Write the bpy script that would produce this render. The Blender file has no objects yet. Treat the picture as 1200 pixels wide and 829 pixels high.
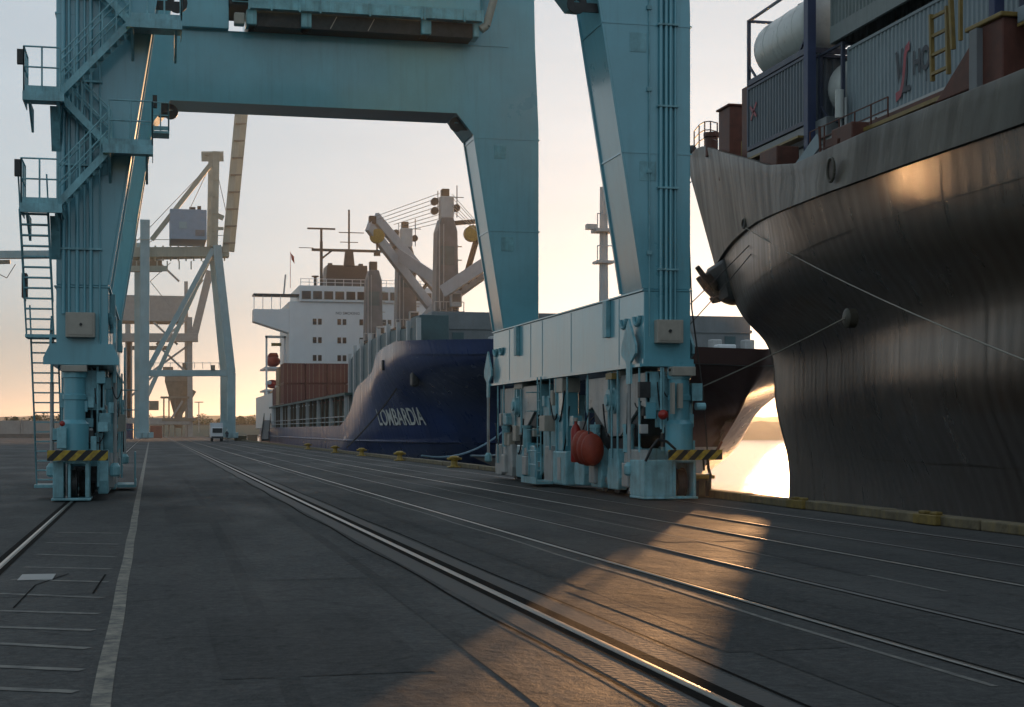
import bpy, math, random
from mathutils import Vector, Matrix
R = math.radians
sc = bpy.context.scene
C = sc.collection
random.seed(7)

# ---------------------------------------------------------------- camera, sky, sun, exposure
CAM_H = 1.795
YAW = 12.88
cd = bpy.data.cameras.new('camera')
cam = bpy.data.objects.new('camera', cd); C.objects.link(cam)
cam.location = (0, 0, CAM_H)
cam.rotation_euler = (R(90), 0, R(-YAW))
cd.sensor_fit = 'HORIZONTAL'; cd.sensor_width = 36; cd.lens = 55.5
cd.shift_y = 0.0746
cd.clip_start = 0.1; cd.clip_end = 9000
sc.camera = cam

SUN_AZ = 23.35      # degrees from +Y towards +X
SUN_EL = 1.7
w = bpy.data.worlds.new('World'); sc.world = w; w.use_nodes = True
wn = w.node_tree.nodes; wl = w.node_tree.links
bg = wn['Background']
sky = wn.new('ShaderNodeTexSky'); sky.sky_type = 'NISHITA'
sky.sun_disc = False
sky.sun_elevation = R(SUN_EL); sky.sun_rotation = R(SUN_AZ)
sky.altitude = 0; sky.air_density = 1.0; sky.dust_density = 1.5; sky.ozone_density = 6.0
hs_ = wn.new('ShaderNodeHueSaturation'); hs_.inputs['Saturation'].default_value = .3
gm_ = wn.new('ShaderNodeGamma'); gm_.inputs['Gamma'].default_value = .45      # compresses the dusk sky's contrast towards the sun
wl.new(sky.outputs[0], gm_.inputs['Color']); wl.new(gm_.outputs[0], hs_.inputs['Color'])
tn_ = wn.new('ShaderNodeMixRGB'); tn_.blend_type = 'MULTIPLY'; tn_.inputs[0].default_value = 1; tn_.inputs[2].default_value = (.925, 1.0, .99, 1)
wl.new(hs_.outputs[0], tn_.inputs[1]); tcw = wn.new('ShaderNodeTexCoord'); mpw = wn.new('ShaderNodeMapping'); mpw.inputs['Scale'].default_value = (1.2, 1.2, 7)
nzw = wn.new('ShaderNodeTexNoise'); nzw.inputs['Scale'].default_value = 2.2; nzw.inputs['Detail'].default_value = 6; nzw.inputs['Roughness'].default_value = .6
wl.new(tcw.outputs['Generated'], mpw.inputs['Vector']); wl.new(mpw.outputs[0], nzw.inputs['Vector'])
mrw = wn.new('ShaderNodeMapRange'); mrw.inputs['From Min'].default_value = .35; mrw.inputs['From Max'].default_value = .7; mrw.inputs['To Min'].default_value = .97; mrw.inputs['To Max'].default_value = 1.05
wl.new(nzw.outputs['Fac'], mrw.inputs['Value'])
vmw = wn.new('ShaderNodeVectorMath'); vmw.operation = 'SCALE'; wl.new(tn_.outputs[0], vmw.inputs[0]); wl.new(mrw.outputs[0], vmw.inputs['Scale'])
wl.new(vmw.outputs[0], bg.inputs['Color'])
bg.inputs['Strength'].default_value = 0.15

sd = bpy.data.lights.new('sun', 'SUN'); so = bpy.data.objects.new('sun', sd); C.objects.link(so)
sd.energy = 2.0; sd.angle = R(0.7); sd.color = (0.80, 0.42, 0.18)
sdir = Vector((math.sin(R(SUN_AZ)) * math.cos(R(SUN_EL)), math.cos(R(SUN_AZ)) * math.cos(R(SUN_EL)), math.sin(R(SUN_EL))))
so.rotation_euler = sdir.to_track_quat('Z', 'Y').to_euler()
so.location = (60, 150, 30)

sc.view_settings.view_transform = 'Standard'
sc.view_settings.look = 'None'
sc.view_settings.exposure = 1.94
sc.view_settings.gamma = 1.0
sc.view_settings.use_curve_mapping = False
sc.render.engine = 'CYCLES'
sc.cycles.max_bounces = 8
sc.cycles.use_denoising = True

# ---------------------------------------------------------------- mesh helpers
ORG = {}
class MB:
    def __init__(s): s.v = []; s.f = []
    def box(s, x0, x1, y0, y1, z0, z1):
        n = len(s.v)
        s.v += [(x0,y0,z0),(x1,y0,z0),(x1,y1,z0),(x0,y1,z0),(x0,y0,z1),(x1,y0,z1),(x1,y1,z1),(x0,y1,z1)]
        s.f += [(n,n+3,n+2,n+1),(n+4,n+5,n+6,n+7),(n,n+1,n+5,n+4),(n+1,n+2,n+6,n+5),(n+2,n+3,n+7,n+6),(n+3,n,n+4,n+7)]
        return s
    def beam(s, a, b, w, h=None, up=(0,0,1)):
        h = w if h is None else h
        a = Vector(a); b = Vector(b); d = (b-a).normalized(); u = Vector(up)
        if abs(d.dot(u)) > .98: u = Vector((0,1,0))
        x = d.cross(u).normalized(); z = x.cross(d).normalized()
        n = len(s.v)
        for p in (a, b):
            for (i, j) in ((-1,-1),(1,-1),(1,1),(-1,1)):
                s.v.append(tuple(p + x*(i*w/2) + z*(j*h/2)))
        s.f += [(n,n+1,n+2,n+3),(n+7,n+6,n+5,n+4),(n,n+4,n+5,n+1),(n+1,n+5,n+6,n+2),(n+2,n+6,n+7,n+3),(n+3,n+7,n+4,n)]
        return s
    def tube(s, a, b, r, n=8, r2=None):
        r2 = r if r2 is None else r2
        a = Vector(a); b = Vector(b); d = (b-a).normalized(); u = Vector((0,0,1))
        if abs(d.dot(u)) > .98: u = Vector((0,1,0))
        x = d.cross(u).normalized(); z = x.cross(d)
        k = len(s.v)
        for p, q in ((a, r), (b, r2)):
            for i in range(n):
                t = 2*math.pi*i/n
                s.v.append(tuple(p + x*math.cos(t)*q + z*math.sin(t)*q))
        for i in range(n):
            j = (i+1) % n
            s.f.append((k+i, k+n+i, k+n+j, k+j))
        s.f.append(tuple(k+i for i in range(n))); s.f.append(tuple(k+2*n-1-i for i in range(n)))
        return s
    def pipe(s, pts, r, n=6):
        for a, b in zip(pts, pts[1:]): s.tube(a, b, r, n)
        return s
    def rope(s, a, b, sag, r, n=5, k=14):
        a = Vector(a); b = Vector(b)
        pts = [a.lerp(b, i/k) - Vector((0,0,sag*4*(i/k)*(1-i/k))) for i in range(k+1)]
        return s.pipe(pts, r, n)
    def prism(s, pts, ax, a, b):
        n = len(s.v); m = len(pts)
        for q in (a, b):
            for (p0, p1) in pts:
                s.v.append({'x': (q,p0,p1), 'y': (p0,q,p1), 'z': (p0,p1,q)}[ax])
        s.f.append(tuple(range(n, n+m))); s.f.append(tuple(range(n+2*m-1, n+m-1, -1)))
        for i in range(m):
            j = (i+1) % m
            s.f.append((n+i, n+m+i, n+m+j, n+j))
        return s
    def quad(s, *p):
        n = len(s.v); s.v += [tuple(q) for q in p]; s.f.append(tuple(range(n, n+len(p)))); return s
    def grid(s, rows):
        n = len(s.v); c = len(rows[0])
        for r_ in rows: s.v += [tuple(p) for p in r_]
        for i in range(len(rows)-1):
            for j in range(c-1):
                a = n+i*c+j
                s.f.append((a, a+1, a+c+1, a+c))
        return s
    def lathe(s, o, prof, n=14, ax='z'):
        k = len(s.v); m = len(prof)
        for (r, h) in prof:
            for i in range(n):
                t = 2*math.pi*i/n; c_, s_ = math.cos(t)*r, math.sin(t)*r
                p = {'z': (c_, s_, h), 'x': (h, c_, s_), 'y': (c_, h, s_)}[ax]
                s.v.append((o[0]+p[0], o[1]+p[1], o[2]+p[2]))
        for j in range(m-1):
            for i in range(n):
                i2 = (i+1) % n
                s.f.append((k+j*n+i, k+j*n+i2, k+(j+1)*n+i2, k+(j+1)*n+i))
        s.f.append(tuple(k+i for i in reversed(range(n)))); s.f.append(tuple(k+(m-1)*n+i for i in range(n)))
        return s
    def blob(s, c, rx, ry, rz, nu=10, nv=7):
        rows = []
        for j in range(nv+1):
            p = math.pi*j/nv
            rows.append([(c[0]+rx*math.sin(p)*math.cos(2*math.pi*i/nu), c[1]+ry*math.sin(p)*math.sin(2*math.pi*i/nu), c[2]-rz*math.cos(p)) for i in range(nu+1)])
        return s.grid(rows)
    def build(s, name, mat, parent=None, bevel=0, smooth=False, fix=True):
        o3 = Vector(ORG.get(parent.name, (0,0,0))) if parent else Vector((0,0,0))
        me = bpy.data.meshes.new(name)
        me.from_pydata([tuple(Vector(p)-o3) for p in s.v], [], s.f)
        if fix:
            import bmesh
            bm = bmesh.new(); bm.from_mesh(me)
            if smooth: bmesh.ops.remove_doubles(bm, verts=bm.verts, dist=1e-5)
            bmesh.ops.recalc_face_normals(bm, faces=bm.faces)
            bm.to_mesh(me); bm.free()
        me.materials.append(mat)
        if smooth:
            me.polygons.foreach_set('use_smooth', [True]*len(me.polygons))
            if smooth != 'all':
                me.set_sharp_from_angle(angle=R(40))
        o = bpy.data.objects.new(name, me); C.objects.link(o)
        if parent:
            o.parent = parent; ORG[o.name] = tuple(o3)
        else: ORG[o.name] = (0,0,0)
        if bevel:
            b = o.modifiers.new('edge', 'BEVEL'); b.width = bevel; b.segments = 2; b.limit_method = 'ANGLE'; b.angle_limit = R(40)
        return o

def tag(o, label=None, cat=None, group=None, kind=None):
    if label: o['label'] = label
    if cat: o['category'] = cat
    if group: o['group'] = group
    if kind: o['kind'] = kind
    return o
def thing(name, loc, label, cat, group=None):
    o = bpy.data.objects.new(name, None); C.objects.link(o); o.location = loc
    o.empty_display_size = .3
    ORG[o.name] = tuple(loc)
    return tag(o, label, cat, group)
def struct(mb, name, mat, **k): return tag(mb.build(name, mat, **k), kind='structure')
def copy_tree(o, parent=None):
    c = o.copy(); C.objects.link(c)
    ORG[c.name] = ORG.get(o.name, (0,0,0))
    if parent: c.parent = parent
    for ch in list(o.children): copy_tree(ch, c)
    return c
def depth(X, Y): return .9748*Y + .2229*X

# ---------------------------------------------------------------- materials
def mat(name, col, rough=.6, metal=0, var=.25, scale=1.2, bump=.0, bscale=30, streak=0, dirt=None, dirt_amt=0., coat=0, spec=.5, rvar=.15, emis=None, col2=None):
    m = bpy.data.materials.new(name); m.use_nodes = True
    nt = m.node_tree; N = nt.nodes; L = nt.links
    p = N['Principled BSDF']
    tc = N.new('ShaderNodeTexCoord')
    n1 = N.new('ShaderNodeTexNoise'); n1.inputs['Scale'].default_value = scale; n1.inputs['Detail'].default_value = 8; n1.inputs['Roughness'].default_value = .62
    L.new(tc.outputs['Object'], n1.inputs['Vector'])
    mr = N.new('ShaderNodeMapRange'); mr.inputs['From Min'].default_value = .3; mr.inputs['From Max'].default_value = .7
    L.new(n1.outputs['Fac'], mr.inputs['Value'])
    mx = N.new('ShaderNodeMixRGB')
    a = [c*(1-var) for c in col] + [1]; b = [min(1, c*(1+var)) for c in (col2 or col)] + [1]
    mx.inputs[1].default_value = a; mx.inputs[2].default_value = b
    L.new(mr.outputs[0], mx.inputs[0])
    out = mx.outputs[0]
    if streak or dirt_amt:
        mp = N.new('ShaderNodeMapping'); mp.inputs['Scale'].default_value = (3.5, 3.5, .22)
        L.new(tc.outputs['Object'], mp.inputs['Vector'])
        n2 = N.new('ShaderNodeTexNoise'); n2.inputs['Scale'].default_value = 1.6; n2.inputs['Detail'].default_value = 7; n2.inputs['Roughness'].default_value = .7
        L.new(mp.outputs[0], n2.inputs['Vector'])
        m2 = N.new('ShaderNodeMapRange'); m2.inputs['From Min'].default_value = .5; m2.inputs['From Max'].default_value = .78
        m2.inputs['To Max'].default_value = dirt_amt or streak
        L.new(n2.outputs['Fac'], m2.inputs['Value'])
        m3 = N.new('ShaderNodeMixRGB'); L.new(m2.outputs[0], m3.inputs[0]); L.new(out, m3.inputs[1])
        m3.inputs[2].default_value = list(dirt or [c*.35 for c in col]) + [1]
        out = m3.outputs[0]
    L.new(out, p.inputs['Base Color'])
    mrr = N.new('ShaderNodeMapRange'); mrr.inputs['To Min'].default_value = max(.03, rough-rvar); mrr.inputs['To Max'].default_value = min(1, rough+rvar)
    L.new(n1.outputs['Fac'], mrr.inputs['Value']); L.new(mrr.outputs[0], p.inputs['Roughness'])
    p.inputs['Metallic'].default_value = metal
    p.inputs['Specular IOR Level'].default_value = spec
    if coat:
        p.inputs['Coat Weight'].default_value = coat; p.inputs['Coat Roughness'].default_value = .12
    if bump:
        n3 = N.new('ShaderNodeTexNoise'); n3.inputs['Scale'].default_value = bscale; n3.inputs['Detail'].default_value = 5
        L.new(tc.outputs['Object'], n3.inputs['Vector'])
        bp = N.new('ShaderNodeBump'); bp.inputs['Strength'].default_value = bump; bp.inputs['Distance'].default_value = .02
        L.new(n3.outputs['Fac'], bp.inputs['Height']); L.new(bp.outputs[0], p.inputs['Normal'])
    if emis:
        p.inputs['Emission Color'].default_value = list(emis[0]) + [1]; p.inputs['Emission Strength'].default_value = emis[1]
    return m

M = {}
M['crane'] = mat('crane_blue_paint', (.14,.42,.50), .32, var=.14, scale=.5, streak=.35, dirt=(.07,.18,.22), bump=.12, bscale=2.2, coat=.8, spec=.8)
M['crane2'] = mat('crane_blue_paint_worn', (.24,.48,.53), .42, var=.3, scale=2.5, streak=.6, dirt=(.06,.06,.05), bump=.2, bscale=14)
M['crane_grey'] = mat('crane_grey_paint', (.42,.42,.41), .32, var=.2, scale=2, streak=.5, dirt=(.12,.08,.05), bump=.1)
M['steel_dark'] = mat('dark_greasy_steel', (.045,.045,.045), .5, var=.4, scale=5, bump=.3, metal=.3)
M['box_grey'] = mat('galvanised_box', (.42,.38,.32), .4, var=.12, scale=3, streak=.3)
M['cable'] = mat('black_cable', (.02,.02,.022), .5)
M['rubber'] = mat('rubber', (.02,.02,.02), .7)
M['orange'] = mat('orange_rubber', (.33,.045,.02), .55, var=.2, scale=4, bump=.3)
M['red'] = mat('red_paint', (.4,.03,.02), .4)
M['amber'] = mat('amber_lens', (.8,.2,.02), .25)
M['yellow'] = mat('yellow_paint_worn', (.34,.22,.035), .5, var=.35, scale=6, streak=.5, dirt=(.1,.06,.03))
M['ochre_dirty'] = mat('grimy_yellow_paint', (.19,.13,.03), .7, var=.4, scale=5, streak=.5)
M['rail_steel'] = mat('polished_rail_steel', (.24,.23,.21), .34, metal=.9, var=.3, scale=3, rvar=.12)
M['rail_worn'] = mat('worn_rail_steel', (.13,.125,.12), .45, metal=.6, var=.4, scale=5, rvar=.2)
M['groove'] = mat('rail_groove_filler', (.010,.009,.008), .95, var=.5, scale=6, bump=.3, spec=.05)
M['cover'] = mat('metal_cover', (.36,.36,.35), .5, metal=.3, var=.2, bump=.2)
M['kerb'] = mat('weathered_timber_kerb', (.15,.12,.07), .75, var=.45, scale=3, bump=.6, bscale=18, dirt=(.30,.2,.03), dirt_amt=.5)
M['wall'] = mat('concrete_wall', (.34,.32,.30), .8, var=.15, scale=.4, streak=.3, bump=.2)
M['quay_wall'] = mat('quay_wall_concrete', (.14,.13,.12), .85, var=.3, scale=.7)
M['hullR'] = None; M['hullL'] = None
M['white'] = mat('white_ship_paint', (.74,.76,.78), .42, var=.05, scale=.4, streak=.12, dirt=(.5,.4,.3))
M['shipgrey'] = mat('ship_grey_paint', (.20,.21,.22), .5, var=.15, scale=.8, streak=.35, dirt=(.14,.1,.07))
M['colgrey'] = mat('ship_crane_grey', (.15,.158,.165), .5, var=.2, scale=.8, streak=.4, dirt=(.09,.09,.085))
M['shippale'] = mat('ship_pale_grey_paint', (.48,.48,.48), .45, var=.12, scale=.8, streak=.3, dirt=(.25,.18,.12))
M['jib'] = mat('jib_light_grey', (.36,.38,.41), .4, var=.1, streak=.2)
M['brownbase'] = mat('rusty_pedestal', (.12,.08,.05), .6, var=.3, scale=1)
M['deckgreen'] = mat('dark_green_deck', (.06,.10,.09), .6, var=.3)
M['teal_panel'] = mat('dark_teal_panel', (.07,.12,.13), .5, var=.2)
M['glass'] = mat('window_glass', (.02,.025,.03), .08, var=.1, spec=.8)
M['rust'] = mat('red_oxide_paint', (.13,.045,.03), .6, var=.35, scale=2, streak=.5, dirt=(.05,.03,.02), bump=.2)
M['ochre'] = mat('ochre_paint', (.27,.18,.045), .5, var=.25, scale=2)
M['c_brown'] = mat('container_maroon', (.16,.045,.035), .5, var=.2, scale=1, streak=.3)
M['c_tan'] = mat('container_tan', (.36,.24,.15), .5, var=.2, scale=1, streak=.3)
M['c_blue'] = mat('container_blue', (.035,.05,.12), .5, var=.2, scale=1, streak=.4, dirt=(.08,.07,.08))
M['c_grey'] = mat('container_blue_grey', (.26,.31,.34), .5, var=.12, scale=1, streak=.3, dirt=(.3,.33,.36))
M['c_slate'] = mat('container_slate', (.12,.14,.17), .5, var=.2, scale=1, streak=.45, dirt=(.3,.3,.3))
M['c_sage'] = mat('container_sage_grey', (.17,.2,.2), .5, var=.2, scale=1, streak=.4)
M['c_white'] = mat('container_white', (.6,.63,.66), .5, var=.1, scale=1, streak=.3)
M['tank'] = mat('tank_white_shell', (.62,.62,.60), .3, var=.08, scale=1, streak=.3, dirt=(.35,.28,.2))
M['frame_blue'] = mat('tank_frame_dark_blue', (.05,.06,.10), .5, var=.2)
M['c2leg'] = mat('far_crane_light_blue', (.32,.46,.49), .5, var=.15, scale=.4, streak=.3)
M['c2top'] = mat('far_crane_cream', (.42,.42,.34), .55, var=.15, scale=.3, streak=.35)
M['c2house'] = mat('far_crane_house_blue', (.26,.36,.46), .5, var=.08)
M['c3'] = mat('distant_crane_grey', (.31,.32,.31), .6, var=.15)
M['c3b'] = mat('distant_crane_brown', (.21,.19,.15), .6, var=.2)
M['leaf'] = mat('foliage', (.07,.085,.03), .8, var=.5, scale=.2)
M['bark'] = mat('bark', (.08,.06,.045), .9, var=.3)
M['hill'] = mat('far_shore_woods', (.07,.08,.05), .9, var=.4, scale=.02)
M['skin'] = mat('skin', (.45,.28,.2), .6)
M['cloth'] = mat('dark_work_clothes', (.03,.035,.05), .8)
M['hivis'] = mat('orange_vest', (.6,.2,.03), .7)
M['white_text'] = mat('white_lettering', (.62,.62,.58), .6, var=.2, scale=4)
M['dark_text'] = mat('dark_lettering', (.008,.02,.035), .5)
M['red_text'] = mat('red_emblem', (.35,.04,.06), .5)
M['ropeblue'] = mat('blue_rope', (.16,.26,.33), .7)
M['ropew'] = mat('pale_rope', (.32,.29,.24), .7)
M['roped'] = mat('dark_rope', (.06,.05,.045), .7)

def stripe_mat():
    m = bpy.data.materials.new('hazard_stripes'); m.use_nodes = True
    N = m.node_tree.nodes; L = m.node_tree.links; p = N['Principled BSDF']
    tc = N.new('ShaderNodeTexCoord'); sp = N.new('ShaderNodeSeparateXYZ'); L.new(tc.outputs['Object'], sp.inputs[0])
    a = N.new('ShaderNodeMath'); a.operation = 'SUBTRACT'; L.new(sp.outputs['X'], a.inputs[0]); L.new(sp.outputs['Z'], a.inputs[1])
    b = N.new('ShaderNodeMath'); b.operation = 'MULTIPLY'; b.inputs[1].default_value = 1/.36; L.new(a.outputs[0], b.inputs[0])
    c = N.new('ShaderNodeMath'); c.operation = 'FRACT'; L.new(b.outputs[0], c.inputs[0])
    d = N.new('ShaderNodeMath'); d.operation = 'GREATER_THAN'; d.inputs[1].default_value = .5; L.new(c.outputs[0], d.inputs[0])
    no = N.new('ShaderNodeTexNoise'); no.inputs['Scale'].default_value = 9; no.inputs['Detail'].default_value = 8; L.new(tc.outputs['Object'], no.inputs['Vector'])
    r = N.new('ShaderNodeMapRange'); r.inputs['From Min'].default_value = .35; r.inputs['From Max'].default_value = .65; L.new(no.outputs['Fac'], r.inputs['Value'])
    y = N.new('ShaderNodeMixRGB'); y.inputs[1].default_value = (.30,.19,.03,1); y.inputs[2].default_value = (.55,.38,.04,1); L.new(r.outputs[0], y.inputs[0])
    mx = N.new('ShaderNodeMixRGB'); L.new(d.outputs[0], mx.inputs[0]); L.new(y.outputs[0], mx.inputs[1]); mx.inputs[2].default_value = (.02,.02,.02,1)
    L.new(mx.outputs[0], p.inputs['Base Color']); p.inputs['Roughness'].default_value = .5
    return m
M['stripe'] = stripe_mat()

def ground_mat(k=1.0, name='worn_asphalt'):
    m = bpy.data.materials.new(name); m.use_nodes = True
    N = m.node_tree.nodes; L = m.node_tree.links; p = N['Principled BSDF']
    tc = N.new('ShaderNodeTexCoord')
    def noise(s, sc3=(1,1,1), det=8, ro=.6):
        mp = N.new('ShaderNodeMapping'); mp.inputs['Scale'].default_value = sc3; L.new(tc.outputs['Object'], mp.inputs['Vector'])
        n = N.new('ShaderNodeTexNoise'); n.inputs['Scale'].default_value = s; n.inputs['Detail'].default_value = det; n.inputs['Roughness'].default_value = ro
        L.new(mp.outputs[0], n.inputs['Vector']); return n.outputs['Fac']
    def rng(v, a, b, c=0, d=1):
        r = N.new('ShaderNodeMapRange'); r.inputs['From Min'].default_value = a; r.inputs['From Max'].default_value = b
        r.inputs['To Min'].default_value = c; r.inputs['To Max'].default_value = d; L.new(v, r.inputs['Value']); return r.outputs[0]
    def mix(f, a, b):
        x = N.new('ShaderNodeMixRGB')
        if hasattr(f, 'name'): L.new(f, x.inputs[0])
        else: x.inputs[0].default_value = f
        for i, q in ((1, a), (2, b)):
            if isinstance(q, tuple): x.inputs[i].default_value = q
            else: L.new(q, x.inputs[i])
        return x.outputs[0]
    big = noise(.22, (1,.45,1)); mid = noise(1.3, (1,.6,1)); fine = noise(45, det=4); track = noise(.9, (1,.05,1), 5)
    wet = noise(.35, (1,.3,1), 6)
    c = mix(rng(big, .3, .7), (.028,.030,.031,1), (.056,.056,.055,1))
    c = mix(rng(mid, .35, .75, 0, .55), c, (.026,.026,.028,1))
    c = mix(rng(track, .52, .72, 0, .55), c, (.075,.073,.068,1))
    grit = noise(11, (1,1,1), 7, .7); blot = noise(3.1, (1,.8,1), 8, .7)
    c = mix(rng(grit, .45, .62, 0, .75), c, (.090,.089,.084,1))
    c = mix(rng(blot, .54, .64, 0, .75), c, (.018,.018,.018,1))
    c = mix(rng(fine, .45, .7, 0, .6), c, (.095,.095,.094,1))
    # cracks
    vo = N.new('ShaderNodeTexVoronoi'); vo.feature = 'DISTANCE_TO_EDGE'; vo.inputs['Scale'].default_value = .28
    wv = N.new('ShaderNodeTexNoise'); wv.inputs['Scale'].default_value = 1.4; wv.inputs['Detail'].default_value = 6
    L.new(tc.outputs['Object'], wv.inputs['Vector'])
    ad = N.new('ShaderNodeMixRGB'); ad.blend_type = 'ADD'; ad.inputs[0].default_value = .8
    L.new(tc.outputs['Object'], ad.inputs[1]); L.new(wv.outputs['Color'], ad.inputs[2]); L.new(ad.outputs[0], vo.inputs['Vector'])
    cr = rng(vo.outputs['Distance'], 0, .009, .5, 0)
    c = mix(cr, c, (.015,.015,.015,1))
    if k != 1:
        tk = N.new('ShaderNodeMixRGB'); tk.blend_type = 'MULTIPLY'; tk.inputs[0].default_value = 1; tk.inputs[2].default_value = (k,k,k,1); L.new(c, tk.inputs[1]); c = tk.outputs[0]
    L.new(c, p.inputs['Base Color'])
    rr = rng(wet, .35, .65, .62, .9); L.new(rr, p.inputs['Roughness'])
    p.inputs['Specular IOR Level'].default_value = .22
    fb = noise(70, det=3); fb2 = noise(7, (1,1,1), 6)
    b1 = N.new('ShaderNodeBump'); b1.inputs['Strength'].default_value = .55; b1.inputs['Distance'].default_value = .012; L.new(fb, b1.inputs['Height'])
    b2 = N.new('ShaderNodeBump'); b2.inputs['Strength'].default_value = .5; b2.inputs['Distance'].default_value = .03; L.new(fb2, b2.inputs['Height']); L.new(b1.outputs[0], b2.inputs['Normal'])
    b3 = N.new('ShaderNodeBump'); b3.inputs['Strength'].default_value = .8; b3.inputs['Distance'].default_value = .1; L.new(mid, b3.inputs['Height']); L.new(b2.outputs[0], b3.inputs['Normal'])
    L.new(b3.outputs[0], p.inputs['Normal'])
    return m
M['ground'] = ground_mat()

def paint_mark(name, col, cover):
    # thin road paint, worn through to asphalt colour
    m = bpy.data.materials.new(name); m.use_nodes = True
    N = m.node_tree.nodes; L = m.node_tree.links; p = N['Principled BSDF']
    tc = N.new('ShaderNodeTexCoord')
    n = N.new('ShaderNodeTexNoise'); n.inputs['Scale'].default_value = 4.5; n.inputs['Detail'].default_value = 9; n.inputs['Roughness'].default_value = .75
    L.new(tc.outputs['Object'], n.inputs['Vector'])
    r = N.new('ShaderNodeMapRange'); r.inputs['From Min'].default_value = .5-cover*.3; r.inputs['From Max'].default_value = .75-cover*.3
    L.new(n.outputs['Fac'], r.inputs['Value'])
    x = N.new('ShaderNodeMixRGB'); L.new(r.outputs[0], x.inputs[0]); x.inputs[1].default_value = col+(1,); x.inputs[2].default_value = (.055,.055,.055,1)
    L.new(x.outputs[0], p.inputs['Base Color']); p.inputs['Roughness'].default_value = .7
    return m
M['mark'] = paint_mark('worn_cream_road_paint', (.30,.27,.21), .42)
M['mark2'] = paint_mark('faded_hatch_paint', (.20,.19,.165), .3)
M['strip'] = mat('old_concrete_rail_strip', (.05,.046,.042), .65, var=.35, scale=1.4, bump=.5, bscale=16)

def water_mat():
    m = bpy.data.materials.new('harbour_water'); m.use_nodes = True
    N = m.node_tree.nodes; L = m.node_tree.links; p = N['Principled BSDF']
    p.inputs['Base Color'].default_value = (.02,.035,.04,1); p.inputs['Roughness'].default_value = .12; p.inputs['IOR'].default_value = 1.33
    tc = N.new('ShaderNodeTexCoord'); mp = N.new('ShaderNodeMapping'); mp.inputs['Scale'].default_value = (1,.7,1); L.new(tc.outputs['Object'], mp.inputs['Vector'])
    n = N.new('ShaderNodeTexNoise'); n.inputs['Scale'].default_value = 1.6; n.inputs['Detail'].default_value = 6; n.inputs['Roughness'].default_value = .6
    L.new(mp.outputs[0], n.inputs['Vector'])
    b = N.new('ShaderNodeBump'); b.inputs['Strength'].default_value = .6; b.inputs['Distance'].default_value = .35
    L.new(n.outputs['Fac'], b.inputs['Height']); L.new(b.outputs[0], p.inputs['Normal'])
    return m
M['water'] = water_mat()

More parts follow.
